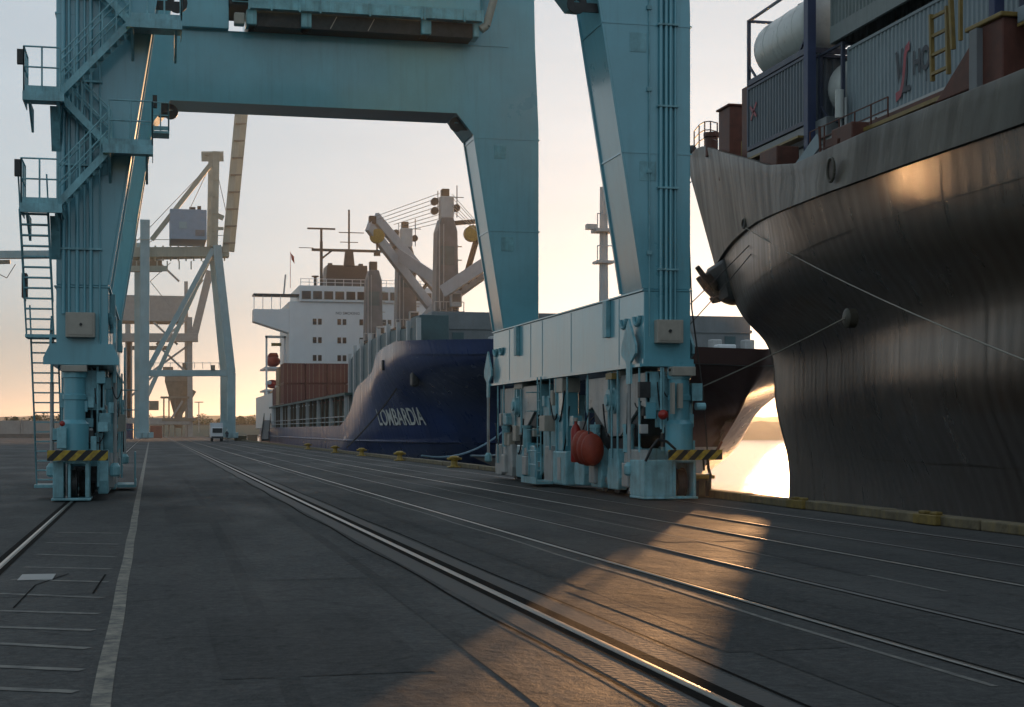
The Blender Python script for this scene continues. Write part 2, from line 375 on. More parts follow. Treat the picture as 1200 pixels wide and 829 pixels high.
def hull_mat(name, col, rough, warm, seam=True, rustc=(.11,.06,.035), streak_amt=.5, coat=.0, rib=1.0, low=None, fore_glow=None):
    m = bpy.data.materials.new(name); m.use_nodes = True
    N = m.node_tree.nodes; L = m.node_tree.links; p = N['Principled BSDF']
    tc = N.new('ShaderNodeTexCoord')
    def noise(s, sc3, det=7, ro=.65):
        mp = N.new('ShaderNodeMapping'); mp.inputs['Scale'].default_value = sc3; L.new(tc.outputs['Object'], mp.inputs['Vector'])
        n = N.new('ShaderNodeTexNoise'); n.inputs['Scale'].default_value = s; n.inputs['Detail'].default_value = det; n.inputs['Roughness'].default_value = ro
        L.new(mp.outputs[0], n.inputs['Vector']); return n.outputs['Fac']
    def rng(v, a, b, c=0, d=1):
        r = N.new('ShaderNodeMapRange'); r.inputs['From Min'].default_value = a; r.inputs['From Max'].default_value = b
        r.inputs['To Min'].default_value = c; r.inputs['To Max'].default_value = d; L.new(v, r.inputs['Value']); return r.outputs[0]
    def mix(f, a, b):
        x = N.new('ShaderNodeMixRGB'); L.new(f, x.inputs[0])
        for i, q in ((1, a), (2, b)):
            if isinstance(q, tuple): x.inputs[i].default_value = q
            else: L.new(q, x.inputs[i])
        return x.outputs[0]
    st = noise(1.0, (1.2,1.2,.12)); big = noise(.25, (1,1,1)); sc_ = noise(2.4, (.6,.6,.1), 9, .75)
    c = mix(rng(big, .3, .7), tuple(q*.75 for q in col)+(1,), tuple(q*1.3 for q in col)+(1,))
    c = mix(rng(st, .48, .75, 0, streak_amt), c, rustc+(1,))
    c = mix(rng(sc_, .56, .72, 0, streak_amt*.8), c, tuple(min(1,q*2.6+.02) for q in col)+(1,))
    if low:
        sz = N.new('ShaderNodeSeparateXYZ'); L.new(tc.outputs['Object'], sz.inputs[0])
        c = mix(rng(sz.outputs['Z'], low[0], low[0]-.12, 0, .8), c, low[1]+(1,))
        c = mix(rng(sc_, .5, .7, 0, .4), c, tuple(q*1.5 for q in col)+(1,))
    ro_ = rng(st, .3, .7, rough-.08, rough+.14)
    if fore_glow:      # warm flare, haze and rust put into the bow section's colour
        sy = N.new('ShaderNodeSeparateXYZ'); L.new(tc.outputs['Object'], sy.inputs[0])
        ff = rng(sy.outputs['Y'], fore_glow[0], fore_glow[0]-.3)
        c = mix(ff, c, fore_glow[1]+(1,)); ra = N.new('ShaderNodeMath'); ra.operation = 'MULTIPLY_ADD'; L.new(ff, ra.inputs[0]); ra.inputs[1].default_value = .3; L.new(ro_, ra.inputs[2]); ro_ = ra.outputs[0]
    L.new(c, p.inputs['Base Color'])
    L.new(ro_, p.inputs['Roughness'])
    # plates: shallow dishing between frames and fine vertical ribs
    sp = N.new('ShaderNodeSeparateXYZ'); L.new(tc.outputs['Object'], sp.inputs[0])
    ml = N.new('ShaderNodeMath'); ml.operation = 'MULTIPLY'; ml.inputs[1].default_value = 2*math.pi/.75; L.new(sp.outputs['Y'], ml.inputs[0])
    # frames lean with the flare
    mz = N.new('ShaderNodeMath'); mz.operation = 'MULTIPLY'; mz.inputs[1].default_value = 0.0; L.new(sp.outputs['Z'], mz.inputs[0])
    ad = N.new('ShaderNodeMath'); ad.operation = 'ADD'; L.new(ml.outputs[0], ad.inputs[0]); L.new(mz.outputs[0], ad.inputs[1])
    si = N.new('ShaderNodeMath'); si.operation = 'SINE'; L.new(ad.outputs[0], si.inputs[0])
    am = N.new('ShaderNodeMath'); am.operation = 'MULTIPLY'; L.new(si.outputs[0], am.inputs[0]); L.new(rng(noise(.4, (1,1,1), 3), .3, .7, .2, 1), am.inputs[1])
    b1 = N.new('ShaderNodeBump'); b1.inputs['Strength'].default_value = .25*rib; b1.inputs['Distance'].default_value = .02; L.new(am.outputs[0], b1.inputs['Height'])
    b2 = N.new('ShaderNodeBump'); b2.inputs['Strength'].default_value = .3; b2.inputs['Distance'].default_value = .05; L.new(noise(.9, (1,1,.5), 4), b2.inputs['Height']); L.new(b1.outputs[0], b2.inputs['Normal'])
    L.new(b2.outputs[0], p.inputs['Normal'])
    if coat: p.inputs['Coat Weight'].default_value = coat; p.inputs['Coat Roughness'].default_value = .22
    return m
M['hullR'] = hull_mat('black_hull_paint', (.056,.040,.027), .31, 0, streak_amt=.3, low=(4.9,(.062,.052,.044)), coat=.25)
M['bulwarkR'] = hull_mat('scuffed_bulwark_sky_sheen', (.085,.072,.052), .46, 0, streak_amt=.75, rustc=(.035,.026,.02), rib=.4)  # grey-beige band, with the sky's reflection on the flare put into its tone
M['hullL'] = hull_mat('navy_hull_paint', (.028,.055,.16), .3, 0, streak_amt=.15, rustc=(.08,.06,.05), coat=.4, rib=.5, fore_glow=(97.5-180,(.075,.032,.028)))
M['boot'] = hull_mat('pale_boot_topping', (.42,.38,.36), .4, 0, streak_amt=.3, rib=.3)

# ---------------------------------------------------------------- the ground, quay edge, water, far shore
QX = 14.78
mb = MB()
xs = [-2600,-600,-120,-30,-10,0,5,10,QX]; ys = [-60,-10,10,30,60,120,250,500,900]
mb.grid([[(x, y, 0) for x in xs] for y in ys])
struct(mb, 'quay_ground', M['ground'])
struct(MB().box(QX-.6, QX, -60, 900, -8, -.004), 'quay_wall', M['quay_wall'])
struct(MB().grid([[(x, y, -2.6) for x in (-3000,-200,QX-.3,60,200,800,4000)] for y in (-60,100,400,900,2000,6000)]), 'water', M['water'])
# kerb along the quay edge, in timbers
kerb = thing('quay_kerb', (QX-.2, 0, 0), 'long low weathered timber kerb running along the quay edge', 'kerb')
y = 6.0; first = None
while y < 140:
    Lk = 3.9 if y < 60 else 9
    m_ = MB(); dz = random.uniform(-.015,.02); dx = random.uniform(-.02,.02)
    m_.box(QX-.42+dx, QX-.04+dx, y+.03, y+Lk-.03, .002, .20+dz)
    m_.build('timber', M['kerb'], kerb, bevel=.025)
    y += Lk
MB().box(QX-.42, QX-.04, 140, 600, .002, .2).build('far_run', M['kerb'], kerb)

# far shore: low wooded ridge across the water
def ridge(y0, y1, x0, x1, h0, h1, seed, n=160, zb=-2.6):
    rnd = random.Random(seed); mb = MB(); top = []; 
    ph = [rnd.uniform(0, 6.28) for _ in range(7)]
    def h(t):
        v = 0
        for k, p_ in enumerate(ph): v += math.sin(t*(2.1**k)*3 + p_)/(1.6**k)
        return h0 + (h1-h0)*(.5+.25*v) + rnd.uniform(-.12,.12)*(h1-h0)
    rows = [[], [], []]
    for i in range(n+1):
        t = i/n; x = x0+(x1-x0)*t; hh = h(t)
        rows[0].append((x, y0, zb)); rows[1].append((x, (y0+y1)/2, hh)); rows[2].append((x, y1, zb))
    return mb.grid(rows)
struct(ridge(640, 760, 120, 900, 3.6, 8.0, 3), 'far_shore', M['hill'], smooth='all')
struct(ridge(1500, 1900, -300, 2200, 14, 24, 5), 'far_hills', M['hill'], smooth='all')
struct(ridge(950, 1200, 15, 160, 4, 9, 8), 'far_spit', M['hill'], smooth='all')

# white line and hatching
def poly_line(name, pts, wd, m, z=.004):
    mb = MB(); L_ = []; Rr = []
    for i, p in enumerate(pts):
        a = Vector(pts[max(0,i-1)]); b = Vector(pts[min(len(pts)-1,i+1)]); d = (b-a).normalized(); nrm = Vector((-d.y, d.x))
        L_.append((p[0]+nrm.x*wd/2, p[1]+nrm.y*wd/2, z)); Rr.append((p[0]-nrm.x*wd/2, p[1]-nrm.y*wd/2, z))
    mb.grid([L_, Rr]); return mb
pts = [(-.32+.006*math.sin(y*.9), y) for y in [6+.5*i for i in range(60)]] + [(-.33, y) for y in range(36, 240, 4)]
struct(poly_line('line', pts, .13, M['mark']), 'painted_line', M['mark'])
for i, y in enumerate((9.2,10.1,11.2,12.2,13.4,14.6,15.9,17.4,19.2,21.0,23.0,25.5,28.2)):
    struct(poly_line('h', [(-.5, y), (-1.62, y+.62+.1*math.sin(i*2))], .12, M['mark2'], .0045), 'hatch_marking', M['mark2'])
for i, (y, xx) in enumerate(((8.4,-1.0),(12.9,-1.5))):
    pass
tag(MB().box(-2.35+.42, -1.62, 10.05, 10.6, .003, .018).build('access_cover', M['cover']), 'pale rectangular metal access cover in the asphalt left of the white line', 'cover')
tag(MB().box(-1.55, -1.15, 19.6, 20.35, .003, .012).build('drain_cover', M['cover']), 'small grey drain cover between the left crane rail and the white line', 'cover')
struct(poly_line('s', [(-1.35,16.6),(-1.3,19.0),(-1.0,20.4)], .02, M['groove'], .0055), 'asphalt_seam', M['groove'])
struct(poly_line('s', [(-1.6,17.6),(-.62,17.9),(-.55,20.2)], .025, M['groove'], .0055), 'asphalt_seam', M['groove'])
struct(poly_line('s', [(-3.6,30),(-6.5,37),(-9,44)], .6, M['mark2'], .0045), 'pale_patch', M['mark2'])
struct(poly_line('s', [(-4.6,38.2),(-8,39.4)], .9, M['mark'], .0047), 'pale_patch', M['mark'])
struct(poly_line('s', [(-2.75,24.6),(-3.6,24.9)], .35, M['mark'], .0047), 'pale_patch', M['mark'])

# repaired patches and tyre marks
M['patch_a'] = ground_mat(.80, 'asphalt_repair')
M['patch_b'] = ground_mat(1.18, 'asphalt_repair_old')
M['tyre'] = ground_mat(.78, 'tyre_rubber_on_asphalt')
for k_, (xa, xb, ya, yb, mm) in enumerate(((.5,2.1,11.5,15.4,'patch_a'),(1.3,3.0,19,27,'patch_b'),(4.5,5.6,12,17,'patch_a'),(8.0,9.4,24,31,'patch_b'),(.3,1.6,31,38,'patch_a'),(-5.6,-3.4,21,27,'patch_b'),(11.6,12.6,18,24,'patch_a'))):
    struct(MB().grid([[(xa+.03*math.sin(k_), ya, .0036), (xb, ya+.06, .0036)], [(xa, yb, .0036), (xb-.04, yb+.05, .0036)]]), 'asphalt_patch', M[mm])
for k_, (x0_, x1_, ya, yb, bow) in enumerate(((.9,1.2,7,60,.15),(2.5,2.8,7,60,.13),(4.8,4.7,9,50,.1),(-3.4,-5.5,22,60,.6),(8.6,8.9,18,70,.25))):
    struct(poly_line('t', [(x0_+(x1_-x0_)*t/14+bow*math.sin(math.pi*t/14), ya+(yb-ya)*t/14) for t in range(15)], .17, M['tyre'], .0042+.00012*k_), 'tyre_mark', M['tyre'])

# rails let into the asphalt
def rail(x, label, wide=.07, gl=.07, gr=.07, y0=-20, y1=600, strip=0, m=None, groove_z=.0065):
    r = thing('rail', (x, 0, 0), label, 'rail')
    ys = [y0+i*10 for i in range(int((min(y1,140)-y0)/10)+1)] + ([300, y1] if y1 > 140 else [])
    def band(a, b, z, bottom=0):
        return MB().grid([[(x+a, yy, z) for yy in ys], [(x+b, yy, z) for yy in ys]])
    if strip: band(-strip, strip, .003).build('concrete_strip', M['strip'], r)
    band(-wide/2-gl, wide/2+gr, groove_z).build('groove', M['groove'], r)
    mb = MB(); zt = .014
    prof = [(-wide/2, .004), (-wide/2, zt-.006), (-wide/2+.008, zt), (wide/2-.008, zt), (wide/2, zt-.006), (wide/2, .004)]
    mb.grid([[(x+a, yy, z) for yy in ys] for a, z in prof])
    mb.build('rail_head', m or M['rail_worn'], r, smooth=True)
    return r
rail(-1.93, 'shiny crane rail at the left, running under the wheels of the left crane legs', .08, .10, .08, m=M['rail_steel'])
rail(3.68, 'wide bright rail in a concrete strip, nearest the middle of the quay', .09, .10, .14, strip=.42, m=M['rail_steel'])
rail(6.05, 'quay rail second from the middle strip, catching the low sun', .07, .02, .06, m=M['rail_steel'])
rail(7.50, 'thin quay rail third from the middle, paired with the second', .07, .02, .06)
rail(9.76, 'inner rail of the pair nearest the crane wheels on the right', .07, .02, .07, m=M['rail_steel'])
rail(11.2, 'outer rail of the pair nearest the crane wheels on the right', .07, .02, .07)
rail(12.95, 'seaward crane rail under the right crane legs near the quay edge', .09, .08, .08, strip=.22)
# dark seams either side of the middle strip
struct(poly_line('s', [(3.18+.03*math.sin(y*.7), y) for y in range(5,110,2)], .035, M['groove'], .0055), 'asphalt_seam', M['groove'])
struct(poly_line('s', [(4.16+.02*math.sin(y*.5+1), y) for y in range(5,110,2)], .03, M['groove'], .0055), 'asphalt_seam', M['groove'])
# sun-bleached lighter seams between the tracks
struct(poly_line('s', [(5.72+.03*math.sin(y*.8), y) for y in range(10,90,2)], .06, M['mark2'], .0045), 'asphalt_patch_edge', M['mark2'])
struct(poly_line('s', [(8.6+.03*math.sin(y*.8), y) for y in range(16,90,2)], .06, M['mark2'], .0045), 'asphalt_patch_edge', M['mark2'])

# ---------------------------------------------------------------- the big blue portal crane straddling the quay
crane = thing('portal_crane', (5.6, 48, 0), 'huge teal portal crane striding over the quay in front, stairs on its left leg', 'gantry crane')
rnd = random.Random(11)
def railing(name, pts, h=1.05, parent=crane, m='crane', r=.022, every=.9, closed=False, kick=True):
    mb = MB()
    if closed: pts = pts + [pts[0]]
    for a, b in zip(pts, pts[1:]):
        a = Vector(a); b = Vector(b); n = max(1, round((b-a).length/every))
        for i in range(n+1):
            p = a.lerp(b, i/n); mb.tube(p, p+Vector((0,0,h)), r, 6)
        for q in (h, h*.55): mb.tube(a+Vector((0,0,q)), b+Vector((0,0,q)), r, 6)
        if kick: mb.beam(a+Vector((0,0,.09)), b+Vector((0,0,.09)), .012, .14)
    return mb.build(name, M[m], parent)
def ring_plate(mb, cx, cz, ro, ri, y0, y1, n=16):
    o = [(cx+ro*math.cos(2*math.pi*i/n), cz+ro*math.sin(2*math.pi*i/n)) for i in range(n)]
    q = [(cx+ri*math.cos(2*math.pi*i/n), cz+ri*math.sin(2*math.pi*i/n)) for i in range(n)]
    for i in range(n):
        j = (i+1) % n
        mb.prism([o[i], o[j], q[j], q[i]], 'y', y0, y1)
    return mb

LC, RC = -1.68, 12.98      # centre lines of the left and right legs
def side(cx, inn, near_leg_y, near_bogie_y, right):
    X = lambda u: cx + inn*u
    def bx(mb, u0, u1, *a): a0, a1 = sorted((X(u0), X(u1))); return mb.box(a0, a1, *a)
    ny = near_leg_y
    # sill beam
    bx(MB(), -.63, .63, ny, 57.1, 3.5, 5.37).build('sill_beam', M['crane'], crane, bevel=.02)
    mb = MB()
    bx(mb, -.75, .75, ny-.02, 57.12, 3.42, 3.497); bx(mb, -.68, .68, ny-.02, 57.12, 5.373, 5.41)
    mb.build('flange', M['crane'], crane)
    for yy in ([42.0, 53.0] if right else [43.0, 53.0]):
        m_ = MB(); bx(m_, .633, .76, yy-.18, yy+.18, 4.35, 5.36); m_.build('guide_plate', M['crane2'], crane, bevel=.01)
    for yy in (ny+.5, ny+1.7, 55.6, 56.6):
        m_ = MB(); pts = []
        for k in range(9):
            t = math.pi*(1 + k/8); pts.append((X(.67), yy+.27*math.cos(t), 4.75+.24*math.sin(t)))
        m_.pipe(pts, .045, 6); m_.build('lifting_hook', M['crane2'], crane)
    # vertical stiffener seams on the inner face
    for yy in (ny+2.2, 46, 49.6, 51.2, 54.4):
        m_ = MB(); bx(m_, .632, .642, yy, yy+.05, 3.55, 5.33); m_.build('weld_strip', M['crane'], crane)
    # legs
    for k, (ya, yb) in enumerate(((ny, ny+2.05), (55.2, 57.1))):
        zt = 24.0; s = .159
        pts = [(X(-.63), 5.415), (X(.63), 5.415), (X(.63+s*7.75), 13.15), (X(.63+s*12.5), 17.9), (X(.63+s*12.5+.35), zt), (X(-.35), zt), (X(-.5), 15.6), (X(-.63), 12.6)]
        m_ = MB(); m_.prism(pts, 'y', ya, yb)
        m_.build('leg', M['crane'], crane, bevel=.025)
        # edge strips along the sloping inner corner and a climbing bar
        m_ = MB()
        for yy in (ya+.06, yb-.06):
            m_.beam((X(.655), yy, 5.45), (X(.655+s*7.6), yy, 13.05), .05, .10)
        m_.build('edge_strip', M['crane'], crane)
        # splice rings
        for z in (8.9, 12.2):
            uu = .63 + s*(z-5.37)
            m_ = MB(); bx(m_, -.66, uu+.02, ya-.014, yb+.014, z, z+.045); m_.build('splice_ring', M['crane'], crane)
        for z in (8.2, 11.5):
            uu = .3 + .159*(z-5.37)*.5
            m_ = MB(); bx(m_, uu-.22, uu+.22, ya-.012, ya-.001, z, z+.5); m_.build('access_plate', M['crane2'], crane, bevel=.004)
        # corner lug with a pin hole below the cross beam
        lx = X(.63 + s*7.7 + .48)
        m_ = MB(); ring_plate(m_, lx, 12.72, .26, .10, ya+.25, ya+.33); a0, a1 = sorted((lx - inn*.05, X(.63+s*6.9)))
        m_.prism([(a0, 12.9), (a1, 12.9), (a1, 13.1), (a0, 13.1)], 'y', ya+.25, ya+.33)
        a0, a1 = sorted((lx+inn*.1, X(1.75)))
        m_.prism([(a0, 12.52), (a1, 12.52), (a1, 12.75), (a0, 12.75)], 'y', ya+.255, ya+.325)
        m_.build('lug', M['steel_dark'], crane)
    # tie-down arrow plates with rods, on the inner and outer face
    for yy in (ny+.8, 57.3):
        for uu in (.78, -.78):
            m_ = MB(); x0, x1 = sorted((X(uu-.03), X(uu+.03)))
            m_.prism([(yy, 4.7), (yy+.62, 4.0), (yy+.62, 3.78), (yy+.18, 3.55), (yy+.18, 3.0), (yy-.18, 3.0), (yy-.18, 3.55), (yy-.62, 3.78), (yy-.62, 4.0)], 'x', x0, x1)
            t = m_.build('tie_down_plate', M['crane2'], crane)
            MB().tube((X(uu), yy, 3.0), (X(uu), yy, .75), .05, 8).build('rod', M['crane_grey'], t)
            MB().lathe((X(uu), yy, .6), [(.09,0),(.14,.05),(.14,.25),(.07,.35)], 10).build('coupling', M['crane2'], t)
    # --- travelling gear
    b0 = near_bogie_y
    for yc in (b0+3.1, 53.45):
        m_ = MB(); x0, x1 = sorted((X(.5), X(.42)))
        pr = [(yc-2.9,3.28),(yc-2.9,2.35),(yc-2.3,2.45),(yc-.5,1.62),(yc+.5,1.62),(yc+2.3,2.45),(yc+2.9,2.35),(yc+2.9,3.28)]
        m_.prism(pr, 'x', x0, x1)
        x0, x1 = sorted((X(-.42), X(-.5))); m_.prism(pr, 'x', x0, x1)
        e = m_.build('equaliser_beam', M['crane_grey'] if right else M['crane2'], crane, bevel=.012)
        m_ = MB(); bx(m_, -.40, .40, yc-2.86, yc+2.86, 2.5, 3.2); bx(m_, -.40, .40, yc-.48, yc+.48, 1.66, 2.5); m_.build('inner_web', M['crane2'], e)
        for q in (-2.9, 2.82):
            m_ = MB(); bx(m_, -.52, .52, yc+q, yc+q+.08, 2.3, 3.3); m_.build('end_plate', M['crane2'], e)
        # seating and main pivot
        m_ = MB(); bx(m_, -.55, .55, yc-.62, yc+.62, 3.22, 3.415); m_.build('seat_block', M['box_grey'], crane, bevel=.02)
        m_ = MB(); m_.lathe((X(.5), yc, 2.62), [(.38, 0), (.38, inn*.07), (.30, inn*.08), (.30, inn*.2), (.16, inn*.21), (.16, inn*.27)], 18, 'x'); m_.build('pivot_pin', M['crane2'], crane, smooth=True)
        m_ = MB(); bx(m_, .505, .60, yc-.1, yc+.1, 2.95, 3.2); bx(m_, .505, .56, yc-.5, yc-.42, 1.7, 3.2); bx(m_, .505, .56, yc+.42, yc+.5, 1.7, 3.2); m_.build('stiffener', M['crane2'], e)
        # dark bracket and two trucks under each equaliser
        m_ = MB(); x0, x1 = sorted((X(.44), X(-.44)))
        m_.prism([(yc-2.3,2.38),(yc-.5,1.56),(yc+.5,1.56),(yc+2.3,2.38),(yc+2.1,1.65),(yc+.6,1.15),(yc-.6,1.15),(yc-2.1,1.65)], 'x', x0, x1)
        m_.build('fork_bracket', M['steel_dark'], crane)
        for dy in (-1.62, 1.62):
            t0 = yc+dy
            m_ = MB()
            pr = [(t0-1.2,.35),(t0-1.2,.85),(t0-.75,1.12),(t0-.3,1.35),(t0+.3,1.35),(t0+.75,1.12),(t0+1.2,.85),(t0+1.2,.35),(t0+.9,.22),(t0+.25,.22),(t0+.1,.5),(t0-.1,.5),(t0-.25,.22),(t0-.9,.22)]
            for ua, ub in ((.34,.40),(-.40,-.34)):
                x0, x1 = sorted((X(ua), X(ub))); m_.prism(pr, 'x', x0, x1)
            bx(m_, -.34, .34, t0-.25, t0+.25, .85, 1.3)
            tr = m_.build('wheel_truck', M['crane2'], crane, bevel=.012)
            for wy in (-.62, .62):
                MB().lathe((X(-.11), t0+wy, .36), [(.37,0),(.37,inn*.03),(.335,inn*.035),(.335,inn*.185),(.37,inn*.19),(.37,inn*.22)], 20, 'x').build('wheel', M['steel_dark'], tr, smooth=True)
                m_ = MB().lathe((X(.40), t0+wy, .40), [(.17,0),(.17,inn*.05),(.1,inn*.06),(.1,inn*.1)], 12, 'x')
                m_.build('axle_cap', M['crane_grey'], tr, smooth=True)
            # gearbox and motor standing on the inner side
            m_ = MB(); bx(m_, .42, .74, t0-.34, t0+.2, .28, .92); m_.prism([(t0-.3,.92),(t0+.15,.92),(t0+.05,1.2),(t0-.2,1.2)], 'x', *sorted((X(.44), X(.70)))); m_.build('gearbox', M['crane_grey'], crane, bevel=.03)
            m_ = MB(); m_.tube((X(.6), t0+.0, 1.2), (X(.6), t0+.0, 1.85), .15, 14); m_.tube((X(.6), t0, 1.85), (X(.6), t0, 1.95), .17, 14); m_.build('motor', M['crane2'], crane, smooth=True)
    # central jack column, feet, ladder and step platform
    m_ = MB(); bx(m_, .15, .66, 46.9, 47.75, 1.15, 3.41); m_.build('jack_column', M['crane'], crane, bevel=.02)
    m_ = MB(); bx(m_, .12, .70, 46.82, 47.83, 2.95, 3.40); m_.build('column_head', M['box_grey'], crane, bevel=.02)
    m_ = MB(); bx(m_, -.45, .72, 46.3, 47.9, .10, 1.146); m_.build('jack_foot', M['crane2'], crane, bevel=.05)
    m_ = MB(); bx(m_, .722, .732, 46.9, 47.3, .25, .95); m_.build('hatch_plate', M['crane_grey'], crane)
    m_ = MB(); bx(m_, -.45, .45, 44.6, 45.9, .35, 1.5); m_.build('clamp_housing', M['steel_dark'], crane, bevel=.03)
    m_ = MB(); bx(m_, -.45, .45, 48.3, 50.2, .4, 2.9); m_.build('cable_cabinet', M['crane2'], crane, bevel=.02)
    m_ = MB()
    for yy in (49.05, 49.5): m_.tube((X(.82), yy, .35), (X(.82), yy, 3.5), .022, 6)
    for k in range(11): m_.tube((X(.82), 49.05, .5+.28*k), (X(.82), 49.5, .5+.28*k), .014, 5)
    for z in (1.8, 2.4, 3.0):
        m_.pipe([(X(.82), 49.02, z), (X(1.15), 49.02, z), (X(1.25), 49.28, z), (X(1.15), 49.54, z), (X(.82), 49.54, z)], .014, 5)
    m_.build('ladder', M['crane2'], crane)
    m_ = MB(); bx(m_, .45, 1.25, 47.95, 50.0, .10, .18); bx(m_, 1.2, 1.25, 47.95, 50.0, .18, .30); m_.build('step_platform', M['crane2'], crane)
    railing('step_rail', [(X(1.22), 48.0, .18), (X(1.22), 49.0, .18)], .95, m='crane2', kick=False)
    m_ = MB(); bx(m_, .5, .95, 48.05, 48.75, 1.75, 2.25); m_.build('switch_box', M['box_grey'], crane, bevel=.015)
    # near-end buffer: vertical cylinder on its wheel guard
    yb = b0 - .35
    m_ = MB(); m_.lathe((X(-.30 if right else -.2), yb+.35, 0), [(.36,1.25),(.36,1.95),(.27,2.05),(.27,2.55),(.30,2.56),(.30,2.68),(.27,2.7),(.27,3.1),(.31,3.11),(.31,3.42)], 20)
    m_.build('buffer_cylinder', M['crane'], crane, smooth=True)
    m_ = MB(); u0 = -.62 if right else -.5
    bx(m_, u0, u0+.62, yb-.05, yb+.7, 3.18 if right else 3.25, 3.415 if right else 3.41); m_.build('cylinder_cap', M['box_grey'], crane, bevel=.02)
    if right: us = (-.62, .10, .72)
    else: us = (-.42, .12, .42)
    m_ = MB()
    if right:
        bx(m_, .02, .78, yb-.1, yb+1.15, .10, 1.02)
        bx(m_, -.62, -.55, yb-.08, yb+1.0, .10, 1.02); bx(m_, -.08, .018, yb-.08, yb+1.0, .10, 1.02)
        bx(m_, -.55, -.08, yb-.08, yb+1.0, .95, 1.02); bx(m_, -.66, .80, yb-.12, yb+1.1, .03, .098)
        bx(m_, -.548, -.082, yb+.6, yb+.9, .10, .95)
    else:
        bx(m_, .28, .62, yb-.08, yb+1.0, .10, 1.10); bx(m_, -.14, -.03, yb-.08, yb+1.0, .10, 1.10)
        bx(m_, -.36, -.25, yb-.08, yb+1.0, .10, 1.0); bx(m_, .02, .11, yb-.08, yb+1.0, .10, 1.10)
        m_.box(X(0)-.62, X(0)+.30, yb-.1, yb+1.05, 1.10, 1.18)
        m_ = MB()
        for xa, xb in ((-2.38,-2.12),(-2.02,-1.95),(-1.60,-1.50)): m_.box(xa, xb, yb-.08, yb+1.0, .10, 1.02)
        m_.box(-2.08, -1.53, yb-.085, yb+.9, .95, 1.04); m_.box(-2.42, -1.46, yb-.12, yb+1.1, .03, .098)
    g = m_.build('wheel_guard', M['crane2'], crane, bevel=.02)
    wx = RC-.0 if right else -1.93
    MB().lathe((wx - (-.22 if right else .12), yb+.5, .42), [(.40,0),(.40,.03),(.36,.035),(.36,.2),(.40,.205),(.40,.24)], 24, 'x').build('wheel', M['steel_dark'], g, smooth=True)
    # hazard bar
    if right: bar = (12.78, 14.22)
    else: bar = (-2.50, -1.04)
    MB().box(bar[0], bar[1], yb-.32, yb-.26, 1.03, 1.29).build('hazard_bar', M['stripe'], crane, bevel=.008)
    m_ = MB()
    for xx in (bar[0]+.3, bar[1]-.3):
        m_.box(xx-.05, xx+.05, yb-.258, yb+.3, 1.08, 1.22)
    m_.build('bar_bracket', M['steel_dark'], crane)
    # clutter: pipes, hoses, valve boxes
    def hose(p0, p1, sag, r, m='cable'):
        MB().rope(p0, p1, sag, r, 6, 9).build('hose', M[m], crane, smooth='all')
    for k in range(14):
        yy = rnd.uniform(b0-.1, 56.0); u = rnd.uniform(.6,.8); z0 = rnd.uniform(1.6,3.1)
        hose((X(u),yy,z0), (X(u+rnd.uniform(-.1,.05)),yy+rnd.uniform(.3,1.1),rnd.uniform(1.0,2.8)), rnd.uniform(.1,.45), rnd.choice((.015,.02,.026)), rnd.choice(('cable','cable','crane2')))
    for k in range(22):
        yy = rnd.uniform(b0+.2, 56.8); u = rnd.uniform(.45,.62); z0 = rnd.uniform(.7, 3.1); a = rnd.uniform(.25,.6)
        m_ = MB(); bx(m_, u-.2, u+rnd.uniform(.03,.12), yy-a/2, yy+a/2, z0-rnd.uniform(.25,.6), z0); m_.build('valve_box', M[rnd.choice(('crane2','crane','crane_grey','crane2','box_grey'))], crane, bevel=.02)
    for k in range(9):
        yy = rnd.uniform(b0+.6, 56.8); u = rnd.uniform(.6,.72)
        m_ = MB(); m_.tube((X(u), yy, rnd.uniform(.4,1.4)), (X(u), yy, 3.4), .03, 8); m_.build('pipe', M['crane2'], crane)
    # solid wheel blocks between the trucks
    for t0 in (b0+.9, b0+2.9, b0+4.6, b0+6.4, 48.9, 51.2, 52.9, 54.6, 56.3):
        m_ = MB(); pr = [(t0-.5,.16),(t0-.58,.5),(t0-.42,1.28),(t0+.42,1.28),(t0+.58,.5),(t0+.5,.16)]
        m_.prism(pr, 'x', *sorted((X(.36), X(.62)))); m_.build('wheel_block', M[rnd.choice(('crane','crane2','crane_grey'))], crane, bevel=.035)
    # dense gear seen from the end
    for k in range(30):
        u = rnd.uniform(-.7,.75); yy = b0 + rnd.uniform(-.12, .5); z0 = rnd.uniform(1.5, 3.3)
        m_ = MB()
        if k % 3 != 1:
            a = rnd.uniform(.12,.30); m_.box(X(u)-a/2, X(u)+a/2, yy, yy+.2, z0-rnd.uniform(.2,.6), z0); m_.build('valve_box', M[rnd.choice(('crane2','crane','crane_grey','crane2','steel_dark'))], crane, bevel=.012)
        elif k % 2:
            hose((X(u),yy-.03,z0), (X(u)+rnd.uniform(-.4,.4),yy-.03,z0-rnd.uniform(0,.8)), rnd.uniform(.1,.3), .018)
        else:
            m_.tube((X(u), yy, z0-1.0), (X(u), yy, 3.4), .028, 6); m_.build('pipe', M['crane2'], crane)
    return X
XR = side(RC, -1, 38.8, 38.75, True)
XL = side(LC, 1, 41.0, 41.2, False)

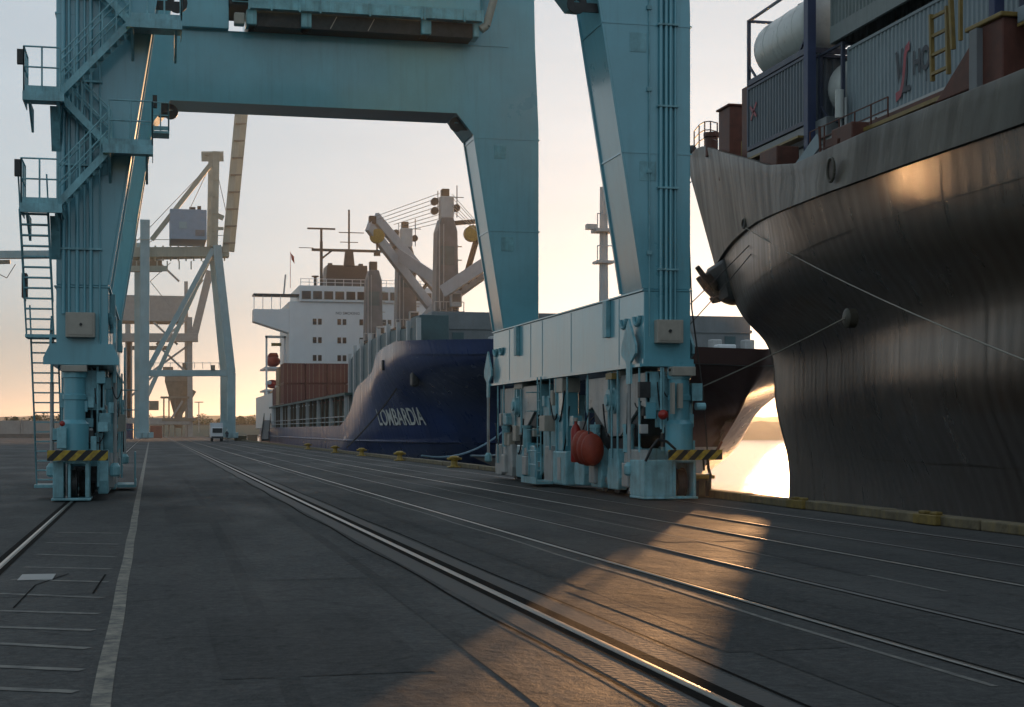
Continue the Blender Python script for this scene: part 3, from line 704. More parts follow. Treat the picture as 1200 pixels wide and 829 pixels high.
# cross beams, far and near
for (ya, yb, a, b) in ((55.203, 57.097, LC, RC), (40.0, 41.2, LC, RC)):
    near = ya < 50
    if near: ya, yb = 41.003, 42.4
    xl = a+.3; xr = b-.3
    m_ = MB()
    m_.prism([(xl,15.5),(xr,15.5),(xr,12.3),(RC-.63-.159*7.0-.05,12.35),(RC-.63-.159*7.7-.55,13.1),(LC+.63+.159*7.7+.5,13.1),(LC+.63+.159*7+.05,12.35),(xl,12.3)][::-1], 'y', ya, yb)
    if near: m_.v = [(v[0], v[1], v[2]+1.0) for v in m_.v]
    cb = m_.build('cross_beam', M['crane'], crane)
    if near: continue
    m_ = MB(); m_.box(LC+2.3, RC-2.4, ya-.012, yb+.012, 13.06, 13.097); m_.build('bottom_flange', M['crane'], cb)
    m_ = MB(); m_.box(LC+2.6, RC-.5, ya-.03, yb+.03, 15.503, 15.54); m_.build('top_flange', M['crane'], cb)
    for xx in (1.9, 4.2, 6.5, 8.8):
        MB().box(xx, xx+.02, ya-.006, ya, 13.12, 15.48).build('weld_seam', M['crane'], cb)
# slot of structure above the far beam: left tower, machine house, exhaust
MB().box(1.0, 2.6, 54.9, 57.4, 15.545, 24).build('tower', M['crane'], crane, bevel=.02)
hs = MB().box(3.35, 11.25, 54.2, 60, 16.35, 21).build('machine_house', M['crane'], crane, bevel=.02)
for xx in (4.6, 6.2, 7.9, 9.6): MB().box(xx, xx+.03, 54.19, 54.199, 16.45, 20.9).build('panel_joint', M['crane'], hs)
MB().box(3.2, 11.3, 53.9, 54.196, 16.05, 16.12).box(3.2, 11.3, 53.9, 53.94, 16.12, 16.42).build('ledge', M['crane2'], crane)
for xx in (3.2, 3.95, 4.9, 5.6, 7.3, 9.1, 9.2, 10.6, 11.25): MB().box(xx, xx+.06, 53.86, 53.898, 15.98, 16.44).build('ledge_stay', M['crane2'], crane)
MB().box(3.25, 11.0, 54.3, 57.2, 15.545, 16.04).build('under_house_frame', M['steel_dark'], crane)
for a, b in ((3.15,3.5),(5.0,5.35),(9.15,9.5),(11.0,11.2)):
    MB().box(a, b, 54.1, 54.9, 15.545, 16.04).build('house_foot', M['crane2'], crane, bevel=.03)
for xx in (6.0, 7.3): MB().beam((xx,54.2,15.56),(xx+.22,54.2,15.98),.03,.03).build('stay_rod', M['box_grey'], crane)
lv = MB().box(2.62, 3.3, 54.75, 57, 16.35, 17.6).build('louvre_box', M['steel_dark'], crane)
m_ = MB()
for k in range(11): m_.prism([(54.66, 16.42+.1*k), (54.745, 16.47+.1*k), (54.745, 16.485+.1*k), (54.66, 16.435+.1*k)], 'x', 2.7, 3.28)
m_.build('louvre_slats', M['crane2'], lv)
MB().box(2.75, 3.1, 54.2, 54.6, 15.55, 15.95).build('winch_motor', M['box_grey'], crane, bevel=.04)
MB().pipe([(11.85,54.1,18.5),(11.72,54.1,16.9),(11.45,54.1,15.95),(11.25,54.1,15.8)], .14, 12).build('exhaust_pipe', M['box_grey'], crane, smooth=True)
# small inspection basket under the beam corner at the left
MB().box(.02, .60, 54.1, 55.1, 11.72, 11.80).build('inspection_basket', M['crane2'], crane)
railing('basket_rail', [(.04,54.12,11.8),(.58,54.12,11.8),(.58,55.1,11.8)], .95, m='crane2', every=.3)
MB().box(.05, .2, 54.15, 54.4, 12.6, 13.0).box(.3,.55,54.2,54.5,12.45,12.75).build('floodlight_housing', M['steel_dark'], crane)

# conduits on the near legs
def conduit(x, y, z0, z1, r, m='crane', clamps=True):
    MB().tube((x,y,z0),(x,y,z1), r, 10).build('conduit', M[m], crane, smooth=True)
for x, r in ((12.79,.05),(12.93,.05),(13.05,.045),(13.18,.03)): conduit(x, 38.8-r-.02, 4.62, 24, r)
conduit(12.48, 38.76, 4.2, 24, .018, 'crane2')
for k in range(9):
    z = 5.9+2.1*k
    MB().box(12.70, 13.25, 38.66, 38.797, z, z+.05).build('conduit_clamp', M['crane2'], crane)
    MB().box(12.42, 12.54, 38.72, 38.797, z+.4, z+.5).build('cable_clip', M['crane2'], crane)
for x, r in ((-2.13,.055),(-2.0,.04),(-1.80,.05),(-1.62,.035),(-1.47,.05),(-1.25,.025)): conduit(x, 41.0-r-.02, 4.7 if x < -1.4 else 3.6, 24, r)
for k in range(8):
    z = 6.3+2.1*k
    MB().box(-2.22, -1.2, 40.86, 40.997, z, z+.05).build('conduit_clamp', M['crane2'], crane)
jb = MB().box(12.62, 13.32, 38.5, 38.797, 4.02, 4.62).build('junction_box', M['box_grey'], crane, bevel=.02)
MB().box(12.68, 13.26, 38.485, 38.498, 4.08, 4.56).build('door', M['box_grey'], jb, bevel=.004)
MB().tube((12.95,38.49,4.33),(12.95,38.44,4.33),.04,10).build('handle', M['steel_dark'], jb)
jb = MB().box(-2.07, -1.36, 40.65, 40.997, 4.1, 4.72).build('junction_box', M['box_grey'], crane, bevel=.02)
MB().box(-2.01, -1.42, 40.635, 40.648, 4.16, 4.66).build('door', M['box_grey'], jb, bevel=.004)
MB().tube((-1.7,40.64,4.42),(-1.7,40.59,4.42),.035,10).build('handle', M['steel_dark'], jb)
# flared skirt of the left sill end and its side ears
m_ = MB(); m_.prism([(-2.45,3.95),(-2.62,3.6),(-2.62,3.43),(-.78,3.43),(-.78,3.6),(-.95,3.95)], 'y', 40.9, 40.996); m_.build('skirt_plate', M['crane'], crane)
m_ = MB(); m_.box(12.30, 13.66, 38.70, 38.797, 3.43, 3.62); m_.build('skirt_plate', M['crane'], crane)
# yellow limit switches on the right leg bottom
MB().box(12.98, 13.3, 38.5, 38.7, 3.30, 3.36).build('limit_switch', M['ochre'], crane)
MB().box(12.2, 12.34, 41.2, 41.8, 3.18, 3.34).build('limit_switch', M['ochre'], crane)
MB().blob((12.72,38.35,2.18), .14,.14,.13).build('beacon', M['red'], crane, smooth='all')
MB().box(12.95, 13.02, 38.3, 38.5, 2.2, 3.0).box(13.1,13.2,38.2,38.4,2.35,2.98).build('tube_lamp', M['box_grey'], crane)
MB().blob((-2.15,40.75,1.95), .07,.07,.07).build('beacon', M['red'], crane, smooth='all')
MB().box(-2.28,-2.05,40.7,41.0,1.33,1.85).build('valve_box', M['crane2'], crane, bevel=.02)
MB().box(13.62, 13.9, 38.7, 39.1, 2.55, 3.0).tube((13.7,38.65,2.4),(13.95,38.65,2.4),.1,10).build('winch_drum', M['crane2'], crane)
# hooks, chain and arm by the right hazard bar
MB().pipe([(13.9,38.3,1.03),(13.92,38.3,.8),(13.98,38.3,.62),(13.95,38.3,.45)], .04,6).pipe([(13.8,38.35,1.03),(13.82,38.35,.75)], .03,6).build('chain', M['steel_dark'], crane)
MB().beam((14.15,38.3,1.25),(14.28,38.3,1.5),.06,.05).build('bar_tip', M['rust'], crane)
MB().pipe([(12.2,38.2,1.0),(12.35,38.15,1.35),(12.5,38.12,1.55),(12.75,38.15,1.5),(13.0,38.2,1.3)], .035,8).build('hose', M['cable'], crane)

# stairs, landings on the left leg
def treads(a, b, wvec, n, dvec, t=.035):
    a = Vector(a); b = Vector(b); wv = Vector(wvec); dv = Vector(dvec)
    me = None
    for i in range(n):
        p = a.lerp(b, (i+.5)/n)
        if me is None:
            mb = MB(); mb.v = []; 
            mb.box(0, 1, 0, 1, 0, 1)
            q = [tuple(wv*(v[0]-.5) + dv*(v[1]-.5) + Vector((0,0,t))*(v[2]-.5)) for v in mb.v]; mb.v = q
            me = bpy.data.meshes.new('tread'); me.from_pydata(mb.v, [], mb.f); me.materials.append(M['crane2'])
        o = bpy.data.objects.new('tread', me); C.objects.link(o); o.parent = crane; o.location = p - Vector(ORG['portal_crane'])
# vertical steep stair at the left
def lerp(a, b, t): return tuple(a[i]+(b[i]-a[i])*t for i in range(3))
for (a, b, n) in (((-2.62,43.6,.35), (-2.66,42.0,4.15), 15), ((-2.72,41.4,4.2), (-2.80,40.2,7.2), 12)):
    treads(a, b, (.62,0,0), n, (0,.2,0))
    for s in (-.33, .33):
        MB().beam((a[0]+s,a[1],a[2]), (b[0]+s,b[1],b[2]), .03, .18, up=(0,1,0)).build('stringer', M['crane2'], crane)
        m_ = MB()
        m_.tube((a[0]+s,a[1]-.35,a[2]+.8),(b[0]+s,b[1]-.35,b[2]+.8),.02,6)
        for k in range(5): p = lerp(a, b, (k+.3)/5); m_.tube((p[0]+s,p[1],p[2]),(p[0]+s,p[1]-.35,p[2]+.8),.016,5)
        m_.build('handrail', M['crane2'], crane)
MB().box(-3.08,-2.3,41.3,42.3,4.12,4.2).build('landing', M['crane2'], crane)
MB().box(-2.98,-2.3,43.0,44.0,.28,.36).build('landing', M['crane2'], crane)
MB().box(-3.14,-3.02,41.0,41.5,5.1,5.7).build('floodlight', M['rust'], crane)
# platforms and zigzag flights in front of the leg
YF = 40.75
def landing(x0, x1, z, name='landing', y0=39.7):
    m_ = MB(); m_.box(x0, x1, y0, 41.0, z-.04, z); m_.box(x0, x1, y0-.02, y0, z-.2, z+.02); m_.box(x0, x0+.02, y0, 41, z-.2, z); m_.box(x1-.02, x1, y0, 41, z-.2, z)
    m_.build(name, M['crane2'], crane)
    for xx in (x0+.15, x1-.15):
        m_ = MB(); m_.prism([(y0+.1, z-.2), (40.99, z-.2), (40.99, z-.75)], 'x', xx-.03, xx+.03)
        m_.build('landing_bracket', M['crane2'], crane)
landing(-3.08, -2.1, 7.25); landing(-1.15, .05, 8.75); landing(-3.02, -2.05, 9.95); landing(-.6, .75, 11.85); 
for xa, xb, z in ((-3.05,-2.2,7.25),(-2.99,-2.15,9.95)):
    railing('railing', [(xa,40.95,z),(xa,39.72,z),(xb,39.72,z)], 1.1, m='crane2', every=.5)
    m_ = MB(); m_.prism([(40.3,z-.2),(41.0,z-.2),(41.0,z-1.2)], 'x', -2.42,-2.2) ; m_.build('landing_bracket', M['crane2'], crane)
railing('railing', [(-1.0,39.72,8.75),(.03,39.72,8.75),(.03,40.95,8.75)], 1.1, m='crane2', every=.45)
railing('railing', [(-.5,39.72,11.85),(.73,39.72,11.85),(.73,40.95,11.85)], 1.1, m='crane2', every=.45)
for (a, b, n) in (((-2.2,40.2,7.3),(-.95,40.2,8.72),8), ((-1.0,40.55,8.8),(-2.1,40.55,9.92),7), ((-2.15,40.2,10.0),(-.5,40.2,11.8),10), ((-.5,40.55,11.9),(-2.1,40.55,13.6),9)):
    treads(a, b, (.2,0,0), n, (0,.55,0))
    for s in (-.3, .3):
        m_ = MB(); m_.beam((a[0],a[1]+s,a[2]), (b[0],b[1]+s,b[2]), .03, .17); m_.build('stringer', M['crane2'], crane)
        m_ = MB()
        for h in (.5, .95): m_.tube((a[0],a[1]+s,a[2]+h), (b[0],b[1]+s,b[2]+h), .02, 6)
        for k in range(6): p = lerp(a, b, k/5); m_.tube((p[0],p[1]+s,p[2]), (p[0],p[1]+s,p[2]+.95), .018, 5)
        m_.build('handrail', M['crane2'], crane)
MB().box(-3.2,-3.06,39.6,39.75,7.9,8.3).build('floodlight', M['steel_dark'], crane)
MB().box(-3.14,-3.0,39.6,39.75,10.6,10.95).build('floodlight', M['steel_dark'], crane)

# orange-red bundle hanging by the right bogies, and a red bottle
bag = thing('rubber_bundle', (12.0, 43.8, 1.3), 'orange red rubber bundle hanging on the wheel gear of the right crane legs', 'rubber bundle')
for k, (yy, ry) in enumerate(((42.6,.22),(43.05,.30),(43.6,.32))):
    MB().blob((12.05, yy, 1.24+.03*k), .34, ry, .50-.04*(k==0), 14, 10).build('roll', M['orange'], bag, smooth='all')
MB().pipe([(12.0,42.8,1.65),(12.15,43.3,2.3),(12.1,43.9,1.7)], .02, 6).build('sling', M['cable'], bag)
ext = thing('red_cylinder', (12.1, 44.9, .9), 'tall narrow red gas cylinder left of the orange rubber bundle', 'cylinder')
MB().lathe((12.1,44.55,.85), [(.13,0),(.15,.05),(.15,.95),(.09,1.08),(.05,1.12),(.05,1.2)], 14).build('bottle', M['red'], ext, smooth=True)
MB().lathe((12.1,44.55,2.05), [(.07,0),(.07,.1)], 10).build('valve', M['box_grey'], ext)

# cable hanging down beside the right leg
tag(MB().pipe([(13.72,40.0,14),(13.9,40,9),(14.0,39.8,5),(14.2,39.5,2.8),(14.28,39.3,.9)], .022, 6).build('hanging_cable', M['roped']), 'thin dark cable hanging beside the right crane leg down to the striped bar', 'cable')

# ---------------------------------------------------------------- hull lofting
def interp(tab, x):
    tab = sorted(tab)
    if x <= tab[0][0]: return tab[0][1:]
    for a, b in zip(tab, tab[1:]):
        if x <= b[0]:
            t = (x-a[0])/(b[0]-a[0]); return tuple(p+(q-p)*t for p, q in zip(a[1:], b[1:]))
    return tab[-1][1:]
def smooth_interp(tab, x):
    # Catmull-Rom through the table (sorted by first column)
    tab = sorted(tab); n = len(tab)
    if x <= tab[0][0]: return tab[0][1:]
    if x >= tab[-1][0]: return tab[-1][1:]
    for i in range(n-1):
        if x <= tab[i+1][0]:
            x0, x1 = tab[i][0], tab[i+1][0]; t = (x-x0)/(x1-x0); out = []
            for k in range(1, len(tab[0])):
                p1, p2 = tab[i][k], tab[i+1][k]
                m1 = (p2 - tab[i-1][k])/(x1 - tab[i-1][0])*(x1-x0) if i > 0 else p2-p1
                m2 = (tab[i+2][k] - p1)/(tab[i+2][0]-x0)*(x1-x0) if i < n-2 else p2-p1
                out.append((2*t**3-3*t*t+1)*p1 + (t**3-2*t*t+t)*m1 + (-2*t**3+3*t*t)*p2 + (t**3-t*t)*m2)
            return tuple(out)

class Hull:
    """rows: list of (stem_y, f(y)->(halfwidth, z)) from top to bottom; cx centre line; y_end far end; d = direction of stern (+1: stern at greater Y)"""
    def __init__(s, cx, rows, y_end, d): s.cx = cx; s.rows = rows; s.y_end = y_end; s.d = d
    def station(s, row, u):
        sy, f = s.rows[row]
        y = sy + (s.y_end - sy)*u
        b, z = f(y)
        return (b, y, z)
    def grid(s, r0, r1, us, sub=4):
        cols = []
        for u in us:
            P = [s.station(r, u) for r in range(len(s.rows))]
            tab = [(r,)+P[r] for r in range(r0, r1+1)]
            col = []
            n = (r1-r0)*sub
            for k in range(n+1):
                b, y, z = smooth_interp(tab, r0 + k/sub); col.append((max(0,b), y, z))
            cols.append(col)
        return cols
def hull_mesh(mb, cols, cx):
    port = [[(cx-b, y, z) for b, y, z in c] for c in cols]
    star = [[(cx+b, y, z) for b, y, z in c] for c in cols]
    mb.grid(port); mb.grid(star)
    # close the stern
    a = port[-1]; b = star[-1]; mb.grid([a, b])
    return mb

US = [0,.002,.005,.01,.016,.024,.034,.046,.06,.078,.1,.125,.155,.19,.23,.28,.34,.41,.5,.6,.7,.8,.9,1]
def ent(Ys, L_, B, p, y, d, hol=0):
    sdist = (y-Ys)*d; q = min(1, max(0, sdist/L_)); b = B*(1-(1-q)**p)
    if hol and q < .45: b *= (q/.45)**hol
    return b
def skin_y(hull_rows, cx, y, zt, side=-1):
    """x of the hull side at given y and z (numeric, from rows)"""
    pts = []
    for (sy, f) in hull_rows:
        b, z = f(y); pts.append((z, b))
    pts.sort()
    return cx + side*smooth_interp([(z, b) for z, b in pts], zt)[0]

# ---------------------------------------------------------------- the near ship on the right
CXN = 27.0
def Yd(z, X): return (z - .2229*X)/.9748
deck_tab = [( -45, 26-17.2, 10.3),(0, 27-19.3, 10.35),(26, 27-20.4, 10.4),(38,27-20.6,10.5),(44.7,27-20.68,10.6),(47.6,27-20.75,10.5),(52.5,27-21.6,11.1),(58.3,27-22.96,12.35),(66.2,27-24.6,14.1),(71.5,27-25.75,15.3),(75,27-26.5,15.7),(77.43,0.0,15.6)]
knuck_tab = [(-45, 9.9, 9.05),(0, 7.8, 9.05),(26,6.7,9.07),(38,6.5,9.15),(44.6,6.35,9.2),(48.2,6.2,9.2),(54.4,4.75,9.65),(60.7,3.1,10.05),(67.4,1.45,10.05),(72.0,.3,9.7),(72.8,0,9.6)]
def wid(y): return max(0, (30-y)*.042)
def lowrow(Ys, L_, B, p, z, zs=None):
    return (Ys, lambda y: (ent(Ys, L_, B, p, y, -1, .55 if z < 6 else 0) + wid(y)*min(1, (Ys-y)/L_), z))
rowsN_low = [(72.8, lambda y: smooth_interp(knuck_tab, y)),
             lowrow(69.8, 36, 6.35, 2.0, 7.2), lowrow(66.4, 41, 5.80, 2.0, 5.4), lowrow(65.6, 41.3, 5.80, 2.0, 2.8), lowrow(64.2, 47, 5.2, 1.9, .2), lowrow(64.4, 54, 4.8, 1.8, -2.7)]
rowsN_top = [(77.43, lambda y: smooth_interp(deck_tab, y)), (72.8, lambda y: smooth_interp(knuck_tab, y))]
nship = thing('container_ship', (27, 40, -2.6), 'black container ship at the right, its flared bow and anchor towering over the quay', 'ship')
H = Hull(CXN, rowsN_low, -45, -1)
hull_mesh(MB(), H.grid(0, 5, US, 5), CXN).build('hull', M['hullR'], nship, smooth='all')
H2 = Hull(CXN, rowsN_top, -45, -1)
cols = H2.grid(0, 1, US, 4)
# concave flare of the forecastle bulwark, set proud of the hull
cols2 = []
for c in cols:
    n = len(c)-1
    cols2.append([(b + .10*(i/n if i else 0) + .06, y, z) for i, (b, y, z) in enumerate(c)])
port = [[(CXN-b, y, z) for b, y, z in c] for c in cols2]; star = [[(CXN+b, y, z) for b, y, z in c] for c in cols2]
m_ = MB(); m_.grid(port); m_.grid(star)
# inner face and rounded top cap
capp = []
for c in cols2:
    b, y, z = c[0]; capp.append([(CXN-b, y, z), (CXN-b+.03, y, z+.05), (CXN-b+.22, y-.02, z+.05), (CXN-b+.26, y-.02, z-.02), (CXN-b+.26, y-.02, z-1.0)])
capp[0] = [capp[0][0]]*5
m_.grid(capp)
m_.build('bulwark', M['bulwarkR'], nship, smooth=True)
# underside lip between bulwark and hull, dark slot
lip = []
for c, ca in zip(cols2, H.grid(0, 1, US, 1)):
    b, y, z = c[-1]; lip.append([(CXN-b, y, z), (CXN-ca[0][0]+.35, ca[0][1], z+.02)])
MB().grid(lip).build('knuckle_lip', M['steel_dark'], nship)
# deck
dk = []
for c in cols2[1:]:
    b, y, z = c[0]; dk.append([(CXN-b+.2, y, z-1.1), (CXN+b-.2, y, z-1.1)])
MB().grid(dk).build('deck', M['rust'], nship)
# rubbing strakes and weld seams that follow the shell
def shell_line(rows, cx, ys, zf, off, wd, name, m, parent, side=-1):
    mb = MB(); a = []; b = []
    for y in ys:
        z = zf(y); a.append((skin_y(rows, cx, y, z)-off, y, z)); b.append((skin_y(rows, cx, y, z-wd)-off, y, z-wd))
    mb.grid([a, b]); return mb.build(name, m, parent)
shell_line(rowsN_low, CXN, [20+1.5*i for i in range(30)], lambda y: 7.7 - .0*(y) + .25*math.sin((y-20)/14), .012, .03, 'weld_seam', M['bulwarkR'], nship)
shell_line(rowsN_low, CXN, [20+1.5*i for i in range(28)], lambda y: 5.6+.1*math.sin(y/7), .012, .02, 'weld_seam', M['bulwarkR'], nship)
shell_line(rowsN_low, CXN, [10+1.5*i for i in range(34)], lambda y: .75, .012, .025, 'weld_seam', M['bulwarkR'], nship)
for y_ in (24,31.5,38.5,45,51.5,57.5):
    m_ = MB(); zz = [9.0-.6*k_ for k_ in range(19)]
    m_.grid([[(skin_y(rowsN_low, CXN, y_, z)-.010, y_, z) for z in zz], [(skin_y(rowsN_low, CXN, y_+.035, z)-.010, y_+.035, z) for z in zz]]); m_.build('plate_butt', M['bulwarkR'], nship)
# fairlead openings in the bulwark: dark oval ring
def deck_pt(y, t):
    bd, zd = smooth_interp(deck_tab, y); bk, zk = smooth_interp(knuck_tab, y)
    return Vector((CXN-(bd*(1-t)+bk*t)-.13-.06*t, y, zd*(1-t)+zk*t))
for y, t, rx, rz in ((45.3,.55,.25,.36),(61.0,.93,.18,.18)):
    c = deck_pt(y, t); m_ = MB(); pr = []
    n = 20
    inn_ = [(c.x-.05, c.y+rx*math.cos(2*math.pi*i/n), c.z+rz*math.sin(2*math.pi*i/n)) for i in range(n)]
    m_.quad(*inn_); m_.build('fairlead_opening', M['cable'], nship)
    m_ = MB(); m_.pipe(inn_+[inn_[0]], .05, 6); m_.build('fairlead_rim', M['bulwarkR'], nship)
# anchor in its bolster on the stem
m_ = MB(); m_.prism([(69.6,9.9),(72.2,9.6),(72.3,8.9),(71.4,8.1),(70.6,7.7),(69.6,7.8)], 'x', CXN-1.0, CXN+.3)
m_.v = [(v[0]+(.45 if v[2] < 8.0 else 0)*(1 if v[0] < CXN else 0), v[1], v[2]) for v in m_.v]
m_.build('anchor_bolster', M['steel_dark'], nship, bevel=.3, smooth=True)
anc = MB()
anc.prism([(-.16,0),(.16,0),(.2,.9),(.1,1.9),(-.1,1.9),(-.2,.9)], 'x', -.13, .13)
for s_ in (-1, 1):
    anc.prism([(s_*.15,-.12),(s_*.62,.05),(s_*.85,.55),(s_*.82,1.35),(s_*.55,.85),(s_*.45,.4),(s_*.15,.3)], 'x', -.2, .12)
anc.box(-.34,.22,-.55,.55,-.3,.08)
rot = Matrix.Rotation(R(-38), 3, 'Y')
anc.v = [tuple(rot @ Vector(v)*.9 + Vector((CXN-.55, 71.5, 8.25))) for v in anc.v]
anc.build('anchor', M['steel_dark'], nship, bevel=.05)

# bow rail, winches, posts
def dpt(y, inset=.5, dz=0):
    b, z = smooth_interp(deck_tab, y); return (CXN-b+inset, y, z+dz)
ry = [76.0,74.2,72.2,70.2,68.0]
m_ = MB()
for q in ry:
    p = Vector(dpt(q, .15)); m_.tube(p, p+Vector((0,0,1.25)), .035, 6)
for h in (.45,.85,1.25): m_.pipe([Vector(dpt(q, .15))+Vector((0,0,h)) for q in ry], .028, 5)
m_.build('bow_railing', M['rust'], nship)
m_ = MB(); m_.blob(dpt(76.6,.1,.35), .3,.35,.35); m_.box(CXN-1.3,CXN-.9,75.2,75.8,15.6,16.3); m_.build('bow_fitting', M['steel_dark'], nship)
for (x, y, z, r, h) in ((25.6,70,14.6,.3,1.1),(25.2,66.5,14.0,.22,.9)):
    MB().lathe((x,y,z), [(r,0),(r,h*.8),(r*1.3,h*.82),(r*1.3,h)], 12).build('mooring_bitt', M['rust'], nship, smooth=True)
MB().box(25.0, 28.2, 60.9, 61.4, 13.3, 17.0).box(25.0,25.3,61.4,64.6,13.3,16.6).build('breakwater', M['rust'], nship, bevel=.03)
# hatch coaming and lashing gear under the boxes
MB().box(23.75, 31, 53.0, 60.8, 12.4, 13.12).build('hatch_cover', M['shipgrey'], nship, bevel=.03)
MB().box(23.6, 31, 20, 52.8, 11.6, 12.2).build('hatch_cover', M['rust'], nship, bevel=.03)
MB().box(23.9, 31, 20, 60.0, 10.0, 12.4).build('hatch_coaming', M['shippale'], nship)
for yy in (49.2, 50.6, 52.0, 53.4): MB().box(23.84,23.895,yy,yy+.08,10.6,12.35).build('coaming_stay', M['rust'], nship)
MB().box(22.3, 23.6, 39.4, 47.4, 11.38, 11.5).build('walkway', M['ochre'], nship)
MB().box(23.3, 23.69, 54.5, 60.0, 12.6, 12.68).build('walkway', M['ochre'], nship)
m_ = MB()
for yy in (46.9,):
    m_.box(21.9, 22.5, yy, yy+1.6, 9.6, 11.7)
m_.build('winch_housing', M['rust'], nship, bevel=.05)
MB().box(22.5,23.4,54.6,56.3,10.6,12.3).build('winch_housing', M['rust'], nship, bevel=.05)
MB().box(24.9,26.3,65.8,67.2,13.0,16.1).box(24.8,26.4,65.7,67.3,16.1,16.2).build('winch_house', M['rust'], nship, bevel=.04)
MB().beam((21.85,51.3,10.75),(22.3,50.3,11.75),.6,.05,up=(1,0,0)).build('grey_ramp', M['c_grey'], nship)
# yellow portable ladder frame and rust pedestal with blue post
m_ = MB()
for yy in (41.35, 42.3): m_.beam((22.3,yy,12.0),(22.25,yy,13.95),.12,.10)
for z in (12.2,12.75,13.3,13.85): m_.beam((22.28,41.35,z),(22.28,42.3,z),.09,.09)
m_.build('yellow_frame', M['ochre'], nship)
m_ = MB(); m_.beam((22.2,40.9,12.6),(22.1,40.9,14.6),.12,.12); m_.beam((22.1,40.3,12.7),(22.1,40.3,14.7),.1,.1); m_.beam((22.1,40.9,14.6),(22.1,40.3,14.7),.1,.1); m_.build('yellow_frame', M['ochre'], nship)
MB().prism([(41.6,11.2),(38.6,11.2),(38.6,11.9),(39.6,12.4)], 'x', 22.0, 23.0).build('pedestal_bracket', M['rust'], nship, bevel=.03)
MB().box(21.6, 23.4, 37.2, 38.9, 10.0, 12.55).build('crane_pedestal', M['rust'], nship, bevel=.04)
MB().box(21.5, 23.5, 37.1, 39.0, 12.553, 12.68).build('pedestal_cap', M['ochre'], nship, bevel=.03)
MB().box(21.42, 21.62, 38.2, 38.6, 9.6, 12.5).build('pedestal_post', M['shipgrey'], nship)
MB().box(22.0, 22.3, 38.3, 38.6, 12.69, 17.5).box(22.9,23.3,38.3,38.6,12.69,17.5).build('corner_post', M['c_blue'], nship, bevel=.02)
MB().box(21.9, 26, 26, 37.0, 12.25, 12.33).build('walkway', M['ochre'], nship)
MB().box(21.9, 26, 26, 37.0, 12.34, 12.75).build('grey_hatch_panel', M['c_grey'], nship, bevel=.03)
MB().box(24.0,24.3,20,38.0,10.3,12.2).build('side_coaming', M['rust'], nship)
# lashing rods, rails and small pipework on the forward deck
rr = random.Random(4)
for k in range(16):
    yy = 47.5+k*1.45+rr.uniform(-.3,.3); b, z = smooth_interp(deck_tab, yy); x0 = CXN-b+.7+rr.uniform(0,.5)
    h = rr.uniform(.6,1.7)
    m_ = MB(); m_.tube((x0,yy,z-.9),(x0+rr.uniform(-.1,.4),yy+rr.uniform(-.5,.5),z-.4+h), .05, 6)
    m_.build('deck_stanchion', M[rr.choice(('ochre','rust','shipgrey'))], nship)
for k in range(9):
    yy = 51.5+k*1.15+rr.uniform(-.3,.3); b, z = smooth_interp(deck_tab, yy); x0 = CXN-b+.9+rr.uniform(0,.6); a = rr.uniform(.2,.45)
    MB().box(x0,x0+a,yy,yy+a,z-1,z-.35+rr.uniform(0,.6)).build('deck_fitting', M[rr.choice(('rust','steel_dark','shippale','rust'))], nship, bevel=.04)
m_ = MB()
for h in (.3,.7,1.1): m_.tube((23.3,47.2,11.5+h),(23.3,53.4,11.5+h), .025, 5)
for k in range(6): m_.tube((23.3,47.2+1.24*k,11.3),(23.3,47.2+1.24*k,12.6), .03, 5)
m_.build('deck_railing', M['rust'], nship)
m_ = MB()
for xx in (24.05,): 
    for yy in (52.6, 53.0): m_.tube((xx,yy-.6,11.6),(xx,yy-.6,13.6),.05,8)
m_.build('vent_pipe', M['shippale'], nship)
MB().tube((23.9,52.2,12.9),(23.9,52.2,13.9),.16,12).build('white_canister', M['tank'], nship, smooth=True)

